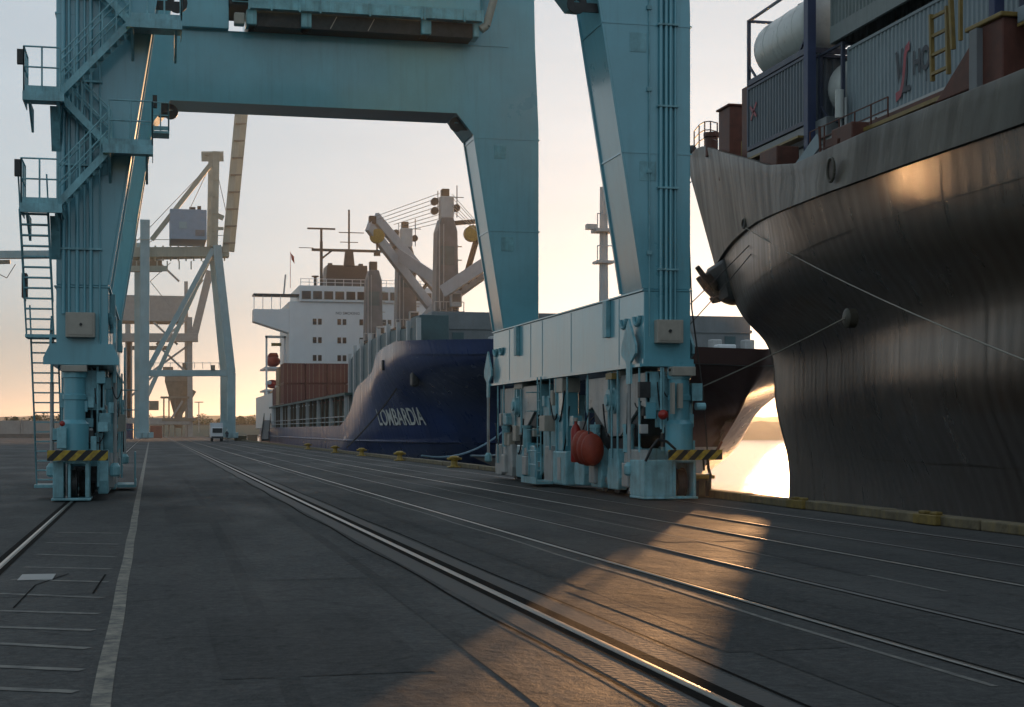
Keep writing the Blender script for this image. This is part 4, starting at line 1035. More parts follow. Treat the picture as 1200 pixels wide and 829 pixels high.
# --- containers
def corrugated(mb, ax, fixed, a0, a1, z0, z1, out, pitch=.28, dep=.045):
    """wavy panel; ax='x' -> plane X=fixed running along Y"""
    n = int((a1-a0)/pitch); pr = []
    for i in range(n):
        s0 = a0 + (a1-a0)*i/n; w_ = (a1-a0)/n
        pr += [(s0, 0), (s0+w_*.32, 0), (s0+w_*.45, dep), (s0+w_*.87, dep)]
    pr.append((a1, 0))
    lo = []; hi = []
    for s_, d_ in pr:
        p = (fixed - out*d_, s_) if ax == 'x' else (s_, fixed - out*d_)
        lo.append((p[0], p[1], z0)); hi.append((p[0], p[1], z1))
    mb.grid([lo, hi])
def container(x0, x1, y0, y1, z0, z1, m, label, fm=None, doors=False, detail=True, group=None):
    t = thing('shipping_container', ((x0+x1)/2, (y0+y1)/2, z0), label, 'container', group)
    fm = fm or m; q = .12
    if not detail:
        mb = MB(); corrugated(mb, 'x', x0+.02, y0+.05, y1-.05, z0+.1, z1-.1, -1, .5, .04); corrugated(mb, 'y', y0+.02, x0+.05, x1-.05, z0+.1, z1-.1, -1, .5, .04)
        mb.box(x0+.07, x1, y0+.07, y1, z0+.05, z1-.05); mb.build('panels', M[m], t)
    else:
        mb = MB(); corrugated(mb, 'x', x0+.03, y0+q, y1-q, z0+.15, z1-.1, -1); mb.build('side_panel', M[m], t)
        mb = MB(); corrugated(mb, 'x', x1-.03, y0+q, y1-q, z0+.15, z1-.1, 1); mb.build('side_panel', M[m], t)
        if not doors:
            mb = MB(); corrugated(mb, 'y', y0+.03, x0+q, x1-q, z0+.15, z1-.1, -1); mb.build('end_panel', M[m], t)
        mb = MB(); corrugated(mb, 'y', y1-.03, x0+q, x1-q, z0+.15, z1-.1, 1); mb.build('end_panel', M[m], t)
        MB().box(x0+.08, x1-.08, y0+.1, y1-.1, z1-.07, z1-.03).build('roof_panel', M[m], t)
        if doors:
            xm = (x0+x1)/2
            for a, b in ((x0+q, xm-.01), (xm+.01, x1-q)):
                d_ = MB().box(a, b, y0+.03, y0+.07, z0+.17, z1-.12).build('door', M[m], t, bevel=.01)
                for f in (.3,.7): MB().tube((a+(b-a)*f, y0+.005, z0+.12),(a+(b-a)*f, y0+.005, z1-.1), .018, 6).build('lock_rod', M['box_grey'], d_)
    for xa in (x0, x1-q):
        for ya in (y0, y1-q): MB().box(xa, xa+q, ya, ya+q, z0, z1).build('corner_post', M[fm], t)
    for ya, yb, xa, xb in ((y0+q,y1-q,x0,x0+.06),(y0+q,y1-q,x1-.06,x1),(y0,y0+.06,x0+q,x1-q),(y1-.06,y1,x0+q,x1-q)):
        MB().box(xa, xb, ya, yb, z0+.01, z0+.16).build('bottom_rail', M[fm], t)
        MB().box(xa, xb, ya, yb, z1-.11, z1-.01).build('top_rail', M[fm], t)
    return t
def tank_container(x0, x1, y0, y1, z0, z1, label, r=1.1, bands=True):
    t = thing('tank_container', ((x0+x1)/2, (y0+y1)/2, z0), label, 'tank container')
    xc = (x0+x1)/2; zc = (z0+z1)/2+.02; q = .13
    e_ = min(.8, (y1-y0)*.36); prof = [(.02,y0+e_*.15),(r*.5,y0+e_*.22),(r*.85,y0+e_*.42),(r*.98,y0+e_*.72),(r,y0+e_),(r,y1-e_),(r*.98,y1-e_*.72),(r*.85,y1-e_*.42),(r*.5,y1-e_*.22),(.02,y1-e_*.15)]
    sh = MB().lathe((xc,0,zc), prof, 30, 'y').build('tank_shell', M['tank'], t, smooth=True)
    if bands:
        for yy in (y0+1.6, y0+3.0, y1-1.6):
            MB().lathe((xc,0,zc), [(r+.004,yy),(r+.012,yy+.01),(r+.012,yy+.06),(r+.004,yy+.07)], 30, 'y').build('band', M['tank'], sh, smooth=True)
    MB().lathe((xc, (y0+y1)/2, zc+r-.05), [(.28,0),(.28,.14),(.2,.18)], 14).build('manlid', M['box_grey'], t, smooth=True)
    if y1-y0 > 3: MB().box(xc-.3,xc+.3,y0+.9,y1-.9,zc+r+.0,zc+r+.03).build('top_walkway', M['frame_blue'], t)
    for xa in (x0, x1-q):
        for ya in (y0, y1-q): MB().box(xa, xa+q, ya, ya+q, z0, z1).build('corner_post', M['frame_blue'], t)
        MB().box(xa+.01, xa+q-.01, y0+q, y1-q, z0, z0+.22).build('bottom_rail', M['frame_blue'], t)
        MB().box(xa+.01, xa+q-.01, y0+q, y1-q, z1-.08, z1).build('top_rail', M['frame_blue'], t)
    for ya in (y0, y1-q):
        MB().box(x0+q, x1-q, ya+.01, ya+q-.01, z0, z0+.2).build('end_rail', M['frame_blue'], t)
        MB().box(x0+q, x1-q, ya+.01, ya+q-.01, z1-.1, z1).build('end_rail', M['frame_blue'], t)
        for sx in (x0+.02, x1-.12):
            yy2 = ya+.9 if ya == y0 else ya-.8
            MB().beam((sx+.05, ya+.06, z0+.85), (sx+.05, yy2, z0+.12), .08, .08).build('knee_brace', M['frame_blue'], t)
    return t
c1 = container(23.7, 26.14, 54.6, 60.66, 13.15, 15.74, 'c_slate', 'slate grey ribbed container under the long white tank on the right ship', 'frame_blue')
tk1 = tank_container(23.7, 26.14, 54.6, 60.66, 15.80, 18.5, 'long white tank in a dark blue frame stacked over the slate container', 1.17)
MB().box(23.45,23.78,53.95,54.35,11.0,19.5).build('lashing_bridge_post', M['c_blue'], nship, bevel=.02)
tk2 = tank_container(24.1, 26.5, 52.42, 54.5, 12.9, 15.7, 'short white tank between the slate container and the pale lettered container', 1.08, bands=False)
c2 = container(24.24, 26.68, 40.3, 52.3, 12.25, 15.45, 'c_grey', 'pale blue grey container with a red and dark emblem and the letters HO', 'c_grey')
c3 = container(24.0, 26.68, 40.3, 53.2, 15.75, 18.6, 'c_sage', 'sage grey container on top of the lettered one on the right ship', 'c_sage')
MB().box(23.94,23.995,41,53.1,15.76,16.35).build('lower_skirt', M['c_sage'], c3)
c4 = container(22.4, 24.84, 24.0, 38.2, 13.4, 16.2, 'c_blue', 'dark blue container reaching into the upper right corner above the grey hatch panel', 'c_blue')
container(26.8, 29.2, 54.6, 60.66, 13.15, 15.74, 'c_sage', 'sage container hidden inboard behind the slate container on the right ship', detail=False)
container(26.8, 29.2, 40.3, 52.3, 12.25, 15.45, 'c_brown', 'maroon container inboard behind the lettered container on the right ship', detail=False)

def lettering(body, name, m, parent, size, fn, offset=0, extr=.004):
    """flat letters built as mesh; fn maps (u, v) -> world point"""
    cu = bpy.data.curves.new('t', 'FONT'); cu.body = body; cu.size = size; cu.offset = offset; cu.resolution_u = 4
    to = bpy.data.objects.new('t', cu); C.objects.link(to)
    bpy.context.view_layer.update()
    me = bpy.data.meshes.new_from_object(to.evaluated_get(bpy.context.evaluated_depsgraph_get()))
    bpy.data.objects.remove(to)
    mb = MB(); mb.v = [tuple(fn(v.co.x, v.co.y)) for v in me.vertices]; mb.f = [tuple(p.vertices) for p in me.polygons]
    return mb.build(name, m, parent, fix=False)
# letters face -X: u runs towards -Y
XL_ = 24.24-.004
def onc(y_, z_): return lambda u, v: (XL_, y_-u, z_+v)
lettering('HO', 'lettering', M['dark_text'], c2, 1.05, lambda u, v: (XL_, 47.35-u*.74, 13.4+v), offset=.035)
lettering('I', 'lettering', M['dark_text'], c2, .5, lambda u, v: (XL_, 46.45-u, 12.98+v), offset=.006)
m_ = MB()
def em(pts, m): 
    mb = MB(); mb.quad(*[(XL_-.001 if m == 'red_text' else XL_, 48.55-u*1.0, 12.82+v) for u, v in pts]); return mb
em([(0,1.55),(.14,1.6),(.3,.75),(.22,.45)], 'dark_text').build('emblem', M['dark_text'], c2)
em([(.42,1.6),(.55,1.62),(.38,.8),(.3,.75)], 'dark_text').build('emblem', M['dark_text'], c2)
em([(.62,1.0),(.85,1.3),(.85,.8),(.75,.3),(1.05,.3),(1.05,.12),(.45,.12),(.6,.35)], 'dark_text').build('emblem', M['dark_text'], c2)
mb = MB(); 
S_ = [(1.02,1.75),(.72,1.62),(.6,1.35),(.55,1.0),(.45,.5),(.3,.25),(.02,.22)]; S2 = [(1.02,1.45),(.85,1.4),(.78,1.25),(.74,.95),(.62,.42),(.4,.02),(.05,-.1)]
mb.grid([[(XL_-.002, 48.55-u, 12.82+v) for u, v in S_], [(XL_-.002, 48.55-u, 12.82+v) for u, v in S2]]); mb.build('emblem', M['red_text'], c2)
m_ = MB()
for a, b in (((60.3,14.9),(59.6,14.4)),((59.6,14.95),(60.2,14.35))):
    m_.beam((23.69,a[0],a[1]),(23.69,b[0],b[1]),.01,.12)
m_.build('emblem', M['red_text'], c1)

# mooring lines of the near ship
def rope(a, b, sag, r, m, label):
    return tag(MB().rope(a, b, sag, r).build('mooring_rope', M[m]), label, 'rope')
rope((23.75,61.0,10.1), (14.7,14.0,.5), .5, .022, 'ropew', 'mooring line running from the bow fairlead of the black ship down across its side')
MB().lathe((20.95,44.6,5.2), [(.22,-.35),(.3,-.3),(.3,-.05),(.22,0)], 14, 'x').build('side_fairlead', M['bulwarkR'], nship, smooth=True)
rope((20.6,44.6,5.2), (14.3,66,.7), .5, .025, 'ropew', 'pale mooring line crossing low in front of the black bow towards the quay bollards')
rope((24.8,61.5,10.1), (14.4,62,.7), .3, .022, 'roped', 'dark mooring line from the black bow to the quay behind the right crane leg')
rope((24.9,61.2,10.0), (14.4,58,.7), .6, .022, 'roped', 'second dark mooring line just under the first beside the right crane leg')

# ---------------------------------------------------------------- the navy ship behind
CXL = 34.0; B_ = 16.0
lom = thing('cargo_ship', (34, 180, -2.6), 'navy blue multipurpose ship with three deck cranes and white bridge, moored behind the crane', 'ship')
def sheerL(y):   # bulwark / deck edge height along the ship
    return interp([(84.5,6.4),(100,7.7),(118,8.5),(126,8.3),(129,7.9),(131,6.7),(134,6.3),(142,5.6),(146,3.6),(150,2.75),(150.6,2.2),(300,2.1)], y)[0]
def rowL(Ys, L_, p, zf, Bx=B_): return (Ys, lambda y: (ent(Ys, L_, Bx, p, y, 1, 1.0 if L_ > 41 else 0), zf(y)))
rowsL = [rowL(80.5+4, 36, 2.4, sheerL), rowL(85.6, 40, 2.4, lambda y: sheerL(y)*.72+.3), rowL(88.2, 57, 2.3, lambda y: sheerL(y)*.42), rowL(92.0, 58, 2.2, lambda y: .6), rowL(95.3, 62, 2.1, lambda y: -1.2), rowL(97.0, 68, 2.0, lambda y: -2.8)]
HL = Hull(CXL, rowsL, 296, 1)
USL = sorted(set([0,.003,.007,.012,.018,.026,.036,.048,.06,.075,.09,.105,.12,.14,.16,.175,.19,.2,.205,.21,.216,.222,.228,.236,.245,.255,.265,.275,.285,.292,.296,.3,.305,.31,.33,.36,.4,.5,.6,.7,.8,.85,.9,.94,.97,.99,1.0]))
cols = HL.grid(0, 5, USL, 4)
# taper the stern
cols = [[(b*(1-max(0,(y-262)/34)**3*.25), y, z) for b, y, z in c] for c in cols]
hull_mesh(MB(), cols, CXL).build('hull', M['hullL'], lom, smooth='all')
def skinL(y, z): return skin_y(rowsL, CXL, y, z)
# pale boot-topping at the bow foot and the long rubbing strake
m_ = MB(); g = []
for y in [96.2,97,98.5,101,105,110,118]:
    g.append([(skinL(y, z)-.03, y, z) for z in (.7-(y-96)*.05, .3-(y-96)*.03, -.3, -1.2, -2.7)])
g.insert(0, [(CXL-.02, 91.9, .75), (CXL-.02, 92.7,.3), (CXL-.02, 93.9,-.3), (CXL-.02,95.1,-1.2),(CXL-.02,97,-2.7)])
m_.grid(g); m_.build('boot_topping', M['boot'], lom, smooth='all')
mb = MB(); mb.grid([[(skinL(y, .9)-.02, y, .9) for y in range(105, 300, 5)], [(skinL(y,.9)-.16, y, .85) for y in range(105,300,5)], [(skinL(y,.7)-.16, y, .75) for y in range(105,300,5)], [(skinL(y,.7)-.02, y, .7) for y in range(105,300,5)]])
mb.build('rubbing_strake', M['hullL'], lom)
mb = MB(); g = []
for c in cols[1:]:
    b, y, z = c[0]
    g.append([(CXL-b+.1, y, z-(1.0 if y < 150 else .1)), (CXL+b-.1, y, z-(1.0 if y < 150 else .1))])
mb.grid(g); mb.build('deck', M['deckgreen'], lom)
# name on the bow
L0 = 131.6
lettering('LOMBARDIA', 'name_lettering', M['white_text'], lom, 1.92, lambda u, v: (skinL(L0-u*1.02, 2.2+v)-.05, L0-u*1.02, 2.2+v), offset=.03)
# port anchor and hawse
hx = skinL(116, 5.6)
MB().box(hx-.35, hx+.2, 115.4, 116.6, 5.0, 6.3).build('anchor', M['steel_dark'], lom, bevel=.15)
hx = skinL(124, 6.8)
MB().box(hx-.12, hx+.2, 123.7, 124.2, 6.5, 7.3).build('fairlead_opening', M['cable'], lom)
# foredeck house / breakwater
MB().box(21, 47, 119.5, 126, 7.4, 10.9).build('breakwater', M['shipgrey'], lom, bevel=.04)
MB().box(20.9, 47.1, 119.4, 119.49, 9.55, 9.8).build('breakwater_ledge', M['shipgrey'], lom)
for xx in (22.6,27.2,31.5,36,40.5,44.8): MB().box(xx, xx+.9, 119.42, 119.49, 8.0, 9.3).build('door', M['teal_panel'], lom)
for xx in (24,28,31,38,41,43.6): MB().box(xx, xx+.8, 112, 113, 6.9, 8.6).build('deck_winch', M['shippale'], lom, bevel=.1)
MB().box(40, 41.4, 108, 109, 6.5, 8.0).build('deck_winch', M['white'], lom, bevel=.1)
# wind-wall of dark panels and pale posts on the port side
px = [(112.5,9.9,7.6),(117,10.0,8.0),(122,10.2,8.0),(127.5,10.4,7.4),(133,10.4,6.6),(138.5,10.3,5.6),(144,10.1,4.6),(149,9.8,4.0),(153,9.2,3.6)]
for k, (yy, zt, zb) in enumerate(px):
    MB().box(18.7, 19.0, yy, yy+.45, zb-.6, zt).build('wall_post', M['shippale'], lom)
    if k < len(px)-1:
        yn = px[k+1][0]
        MB().prism([(yy+.45, zb-.5), (yn, px[k+1][2]-.5), (yn, px[k+1][1]-.6), (yy+.45, zt-.5)], 'x', 18.95, 19.2).build('wall_panel', M['teal_panel'], lom)
MB().box(19.3, 21.5, 115, 119, 7.6, 10.3).build('port_locker', M['teal_panel'], lom, bevel=.05)
# open side passage amidships: posts, coaming wall, rails
MB().box(20.4, 47.6, 152, 240, 1.9, 5.0).build('hatch_coaming', M['deckgreen'], lom)
for k in range(23):
    yy = 152.5 + k*4.3
    MB().box(18.25, 18.55, yy, yy+.28, 2.1, 5.15).build('passage_post', M['brownbase'] if k % 3 else M['shippale'], lom)
MB().box(18.2, 20.4, 152, 252, 5.15, 5.4).build('passage_beam', M['deckgreen'], lom)
m_ = MB()
for h in (2.6, 3.1): m_.tube((18.3,152,h),(18.3,250,h),.05,5)
m_.build('passage_rail', M['shippale'], lom)
MB().box(18.25, 20.3, 246, 285, 2.1, 7.5).build('aft_side_wall', M['white'], lom)
# deck cranes
def deck_crane(y, jib_kind):
    t = thing('deck_crane', (34, y, 5), {1: 'foremost grey deck crane of the navy ship, jib lowered to the right', 2: 'middle deck crane of the navy ship with twin pale jibs raised to the left', 3: 'aft deck crane of the navy ship, a plain tapered grey column before the bridge'}[jib_kind], 'ship crane', 'deck cranes of the navy ship')
    z0 = 5; k = {1: 1.0, 2: 1.0, 3: 1.0}[jib_kind]
    MB().lathe((34,y,z0), [(1.65,0),(1.65,8.0),(1.9,8.1),(1.9,9.2)], 20).build('pedestal', M['brownbase'], t, smooth=True)
    MB().lathe((34,y,z0), [(1.75,9.25),(1.75,10.3)], 20).build('slewing_ring', M['steel_dark'], t, smooth=True)
    m_ = MB(); zt = 26.8
    w0, w1 = 1.40, 1.2
    m_.prism([(34-w0,z0+10.35),(34+w0,z0+10.35),(34+w1,zt-1.6),(34+w1*.6,zt),(34-w1*.6,zt),(34-w1,zt-1.6)], 'y', y-1.45, y+1.45)
    m_.build('column', M['colgrey'], t, bevel=.12)
    if jib_kind < 3:
        MB().box(33.3,34.9,y-.8,y+.8,zt+.02,zt+2.6).build('column_head', M['shippale'], t, bevel=.12)
        MB().box(33.5,34.4,y-.6,y+.6,zt+2.62,zt+3.5).build('sheave_housing', M['brownbase'], t, bevel=.08)
        for (x, z) in ((32.7,zt+.9),(32.7,zt+2.0),(35.3,zt+1.3)): MB().lathe((x,y,z), [(.45,-.3),(.45,.3)], 12, 'y').build('sheave', M['steel_dark'], t, smooth=True)
        m_ = MB(); m_.tube((35.4,y,zt+.2),(35.4,y,zt+4),.06,5); m_.tube((34.9,y,zt+2.6),(36.2,y,zt+2.6),.05,5); m_.tube((33.1,y,zt+1),(33.1,y,zt+3.3),.05,5); m_.build('antenna', M['steel_dark'], t)
    else:
        MB().box(33.4,34.6,y-.6,y+.6,zt+.02,zt+1.4).build('column_head', M['steel_dark'], t, bevel=.1)
    for q in range(5): MB().box(34+w0-.1, 34+w0+.4, y-1.0, y-.7, 17+q*1.6, 17.1+q*1.6).build('step', M['box_grey'], t)
    cb_ = MB().box(34.2,35.5,y-2.6,y-1.5,16.2,17.9).build('cab', M['shippale'], t, bevel=.08)
    MB().box(34.35,35.35,y-2.66,y-2.61,16.8,17.7).build('window', M['glass'], cb_)
    MB().box(32.2,35.9,y-2.2,y+2.2,15.5,15.7).build('service_platform', M['steel_dark'], t)
    m_ = MB()
    for q in range(6): m_.tube((32.3+.7*q,y-2.15,15.7),(32.3+.7*q,y-2.15,16.8),.05,4)
    m_.tube((32.3,y-2.15,16.8),(35.8,y-2.15,16.8),.05,4); m_.build('platform_rail', M['shippale'], t)
    MB().tube((33.0,y-1.58,16),(33.0,y-1.58,26),.06,4).tube((33.5,y-1.58,16),(33.5,y-1.58,26),.06,4).build('ladder', M['shippale'], t)
    MB().box(33.2,34.8,y-1.56,y-1.5,21.2,23.4).build('access_door', M['teal_panel'], t)
    return t
d1 = deck_crane(184.1, 1); d2 = deck_crane(214.4, 2); d3 = deck_crane(246.6, 3)
def jib(t, p0, p1, sep, w0, w1, m='jib'):
    a = Vector(p0); b = Vector(p1); s = Vector(sep)
    for q in (-1, 1):
        MB().beam(a+s*q, b+s*q*.6, w0, w1).build('jib_beam', M[m], t, bevel=.05)
    n = 7
    for i in range(1, n):
        p = a.lerp(b, i/n); MB().beam(p-s*(1-.4*i/n), p+s*(1-.4*i/n), .35, .35).build('jib_brace', M['brownbase'], t)
# foremost: jib lowered to the right and slightly towards the quay
jib(d1, (33.9,181.6,17.8), (39.6,176.5,22.0), (.9,1.4,.0), .55, 1.5)
for z0_, q in ((29.6,0),(29.2,.4),(28.6,.8),(28.2,-.5),(27.6,.2)):
    MB().tube((34.6,183,z0_),(39.3+q*.5,176.8,22.3-abs(q)*1.0),.035,4).build('luffing_wire', M['ropew'], d1)
MB().lathe((37.0,183,25.0), [(.3,-.7),(.95,-.6),(.95,.6),(.3,.7)], 16, 'y').build('hook_block', M['yellow'], d1, smooth=True)
MB().beam((35,184,26.3),(38.8,183,26.6),.5,.5).box(38.2,39.0,182.6,183.4,25.8,27.3).build('hook_arm', M['steel_dark'], d1)
MB().beam((36.6,184,20.5),(37.6,183,24.5),.5,.5).build('hook_arm', M['brownbase'], d1)
# twin jibs of the middle crane reaching left, high
jib(d2, (39.0,212,18.0), (27.3,199,28.2), (.9,1.0,1.0), .55, 1.5)
jib(d2, (33.5,212,13.8), (39.5,205,21.0), (.3,.6,0), .5, 1.2, 'jib')
MB().beam((30.0,204,25.5),(38.2,200,19.6),.6,1.5).build('jib_beam', M['jib'], d2, bevel=.05)
for k in range(8):
    MB().tube((33.3,184,29.8-.5*k),(27.3+.7*k,199,28.7-.2*k),.035,4).build('luffing_wire', M['ropew'], d2)
MB().lathe((28.0,199.4,26.4), [(.3,-.7),(.9,-.6),(.9,.6),(.3,.7)], 16, 'y').build('hook_block', M['yellow'], d2, smooth=True)
MB().tube((28.0,199.4,25.6),(28.0,199.4,24.2),.12,6).box(27.6,28.4,199.2,199.6,23.9,24.3).build('hook', M['brownbase'], d2)
MB().box(26.9,27.8,198.5,199.5,27.9,28.9).build('jib_head', M['steel_dark'], d2, bevel=.1)
MB().box(30.6,33,180.5,184.5,14.8,15.0).build('service_platform', M['steel_dark'], d1)

# superstructure
ss = thing('bridge_house', (33, 265, 2), 'white bridge superstructure at the stern of the navy ship', 'bridge house')
MB().box(21.8, 45.2, 257, 276, 2.2, 22.6).build('accommodation_block', M['white'], ss, bevel=.06)
m_ = MB(); m_.prism([(16.1,21.3),(16.1,19.3),(21.8,17.5),(21.8,21.3)], 'y', 257.2, 261); m_.build('bridge_wing', M['white'], ss, bevel=.05)
m_ = MB(); m_.prism([(45.2,21.3),(45.2,17.9),(49.7,19.3),(49.7,21.3)], 'y', 257.2, 261); m_.build('bridge_wing', M['white'], ss, bevel=.05)
m_ = MB()
for xx in (16.2,17.6,19.0,20.4): m_.tube((xx,257.3,21.3),(xx,257.3,23.6),.06,5)
m_.build('wing_rail', M['white'], ss)
MB().box(16.1, 24.5, 257.1, 261, 23.55, 23.8).build('wing_canopy', M['steel_dark'], ss)
MB().box(23.4, 45.6, 256.6, 274, 22.61, 25.2).build('wheelhouse', M['white'], ss, bevel=.05)
for k in range(12):
    x0 = 23.8+k*1.8
    f = MB().box(x0, x0+1.45, 256.52, 256.59, 23.0, 24.3).build('window', M['glass'], ss)
for row, z in enumerate((18.9, 15.9, 13.0, 10.1)):
    for cxx in (25.6, 29.6, 33.2, 37, 41, 44):
        for dx in (0, .85):
            f = MB().box(cxx+dx, cxx+dx+.58, 256.93, 256.99, z, z+.95).build('window', M['glass'], ss)
lettering('NO SMOKING', 'lettering', M['c_slate'], ss, .62, lambda u, v: (29.3+u, 256.98, 20.6+v), offset=.01)
m_ = MB()
for k in range(16): m_.tube((23.6+1.4*k,256.8,25.2),(23.6+1.4*k,256.8,26.3),.05,5)
for h in (25.75,26.3): m_.tube((23.6,256.8,h),(45,256.8,h),.045,5)
m_.build('roof_rail', M['white'], ss)
m_ = MB(); m_.prism([(28.6,25.25),(36.0,25.25),(35.7,29.6),(28.9,29.6)], 'y', 266, 272); m_.build('funnel', M['steel_dark'], ss, bevel=.1)
MB().box(29.2,29.9,267,268,29.61,30).box(34.4,35.1,267,268,29.61,30).build('funnel_cap', M['steel_dark'], ss)
ma = MB(); ma.beam((27.5,262,25.2),(27.5,262,33),.45,.45); ma.box(25.9,38.6,261.6,262.2,31.4,31.8); ma.prism([(31.2,29),(33.0,29),(32.7,31.8),(31.5,31.8)], 'y', 261.5, 262.5)
ma.tube((32.1,262,31.8),(32.1,262,38.4),.16,6); ma.tube((30.4,262,34.6),(34.6,262,34.6),.08,5); ma.tube((30.6,262,33.0),(33.6,262,33.0),.07,5); ma.tube((27.5,262,33),(27.5,262,35),.2,6); ma.tube((37.6,262,31.8),(37.6,262,34),.3,6); ma.beam((27.6,262,30.2),(29.2,262,31.5),.3,.3); ma.tube((23.8,262,31.9),(26.2,262,31.9),.06,5)
ma.build('signal_mast', M['steel_dark'], ss)
MB().box(25.2,29.8,261.8,262.2,35.0,35.25).build('radar_scanner', M['steel_dark'], ss)
MB().tube((41,262,25.2),(41,262,29.5),.25,8).blob((41,262,30),.75,.75,.75).build('radar_dome', M['shippale'], ss)
MB().tube((26.3,260,25.2),(26.3,260,26.9),.25,8).tube((26.3,260,26.9),(26.3,260,27.1),.6,8).build('vent_cowl', M['steel_dark'], ss)
MB().tube((22.4,262,25.2),(22.4,262,31.2),.04,4).quad((22.45,262,31),(23.0,262,30.4),(23.1,262,29.2),(22.6,262,29.9)).build('ensign', M['red'], ss)
MB().tube((21,258,23.8),(21.3,258,27),.14,5).build('searchlight', M['shippale'], ss)
# free-fall lifeboat gear and orange boat at the stern side
lb = thing('lifeboat', (18.5, 268, 9), 'orange lifeboat hanging in white davits beside the bridge of the navy ship', 'lifeboat')
MB().blob((20.0, 268, 13.3), 1.25, 3.2, .95, 16, 8).build('boat_hull', M['orange'], lb, smooth='all')
m_ = MB(); m_.prism([(19.1,14.0),(20.9,14.0),(20.6,14.7),(19.4,14.7)], 'y', 266.4, 269.6); m_.build('canopy', M['orange'], lb, bevel=.15)
dv = MB()
for xx in (18.5, 21.5): dv.beam((xx,262,4),(xx,262,17.2),.3,.35)
dv.beam((18.3,262,17.1),(21.7,262,17.1),.35,.4); dv.build('davit_frame', M['white'], ss)
MB().box(19.3,20.9,261.8,262.2,15.6,16.1).build('spreader', M['ochre'], ss)
for z in (11.9, 8.2, 5.2): MB().box(18.3,21.7,262.3,275,z,z+.3).build('boat_deck', M['white'], ss)
MB().box(18.9,21.6,264,274,5.5,8.15).build('stern_house', M['white'], ss, bevel=.05)
MB().blob((19.7,265,9.4),1.2,2.2,.75,12,8).build('rescue_boat', M['red'], ss, smooth='all')
MB().blob((19.0,262.5,9.6),.4,.3,.35).build('life_raft_canister', M['white'], ss, smooth='all')
MB().blob((20.4,262.5,8.9),.5,.3,.35).build('life_raft_canister', M['white'], ss, smooth='all')

# containers on the navy ship
cc = [
 (18.4,21.4,'c_brown','lower'),(21.5,24.5,'c_brown','lower'),(24.6,27.6,'c_brown','lower')]
lab = ['leftmost','second','third']
for k, (a, b, m, _) in enumerate(cc):
    container(a, b, 226, 232, 5.5, 8.35, m, 'maroon container, bottom tier before the white bridge, %s from the left' % lab[k], detail=True, doors=True, group='containers before the white bridge')
    container(a, b, 226, 232, 8.42, 11.3, m, 'maroon container, top tier before the white bridge, %s from the left' % lab[k], detail=True, doors=True, group='containers before the white bridge')
container(27.9, 30.6, 222, 228, 8.0, 11.0, 'c_tan', 'tan container right of the maroon stack on the navy ship', detail=False)
container(27.9, 30.6, 222, 228, 5.4, 7.95, 'c_tan', 'lower tan container right of the maroon stack on the navy ship', detail=False)
container(30.4, 33.4, 205, 211, 6.0, 8.9, 'c_white', 'white container with a blue top standing right of the tan containers', detail=True, doors=True)
container(33.6, 36.2, 205, 211, 5.4, 8.4, 'c_tan', 'tan container right of the white container on the navy ship', detail=False)
container(36.2, 38.8, 206, 212, 9.4, 12.4, 'c_brown', 'brick brown container standing high beside the port wind wall', detail=False)
for k, (ya, m, z1, lb_) in enumerate(((233.2,'c_tan',8.3,'tan'),(239.6,'c_brown',8.1,'maroon'),(246,'c_tan',7.9,'sand coloured'))):
    container(18.3, 20.7, ya, ya+6, 5.5, z1, m, lb_ + ' container edge-on behind the maroon stack along the ship side', detail=False)
container(18.3, 20.7, 233.2, 239.2, 8.4, 11.0, 'c_tan', 'upper tan container edge-on directly behind the maroon stack', detail=False)
# foremast of the navy ship
fm = MB(); fm.tube((34,117,7),(34,117,20.5),.42,10,.3); fm.box(33.3,34.7,116.3,117.7,14.6,14.8); fm.box(33.2,34.8,116.2,117.8,17.0,17.25); fm.box(32.6,33.4,116.7,117.3,17.2,17.6)
for z in (14.8,17.25):
    for xx in (33.3,34.7): fm.tube((xx,116.3,z),(xx,116.3,z+1.1),.04,5)
    fm.tube((33.3,116.3,z+1.1),(34.7,116.3,z+1.1),.04,5)
fm.build('foremast', M['shippale'], lom)
MB().box(34.5,35,116,116.4,18.5,20).build('mast_ladder', M['shippale'], lom)
# gangway of the navy ship
gw = thing('gangway', (16, 236, 0), 'steel gangway sloping from the navy ship down to the quay', 'gangway')
m_ = MB(); m_.beam((17.8,250,3.2),(15.5,222,.4),1.0,.25); m_.build('walkway', M['steel_dark'], gw)
m_ = MB()
for s in (0,1):
    for k in range(9): p = lerp((17.8,250,3.3),(15.5,222,.5), k/8); m_.tube((p[0]-.5+s,p[1],p[2]),(p[0]-.5+s,p[1],p[2]+1.1),.05,5)
    m_.tube((17.3+s,250,4.4),(15.0+s,222,1.6),.05,5)
m_.build('handrail', M['steel_dark'], gw)
rope((20.0,124,6.6), (14.3,118,.5), .4, .06, 'roped', 'dark mooring rope from the navy bow to the yellow bollard by the name')
rope((24.3,98.5,4.3), (14.3,84.5,.4), 1.4, .06, 'ropeblue', 'slack blue mooring rope hanging left of the right crane legs')
rope((24.3,92,1.9), (14.5,72,.6), .5, .05, 'ropeblue', 'blue mooring rope lying low over the kerb beside the right crane legs')

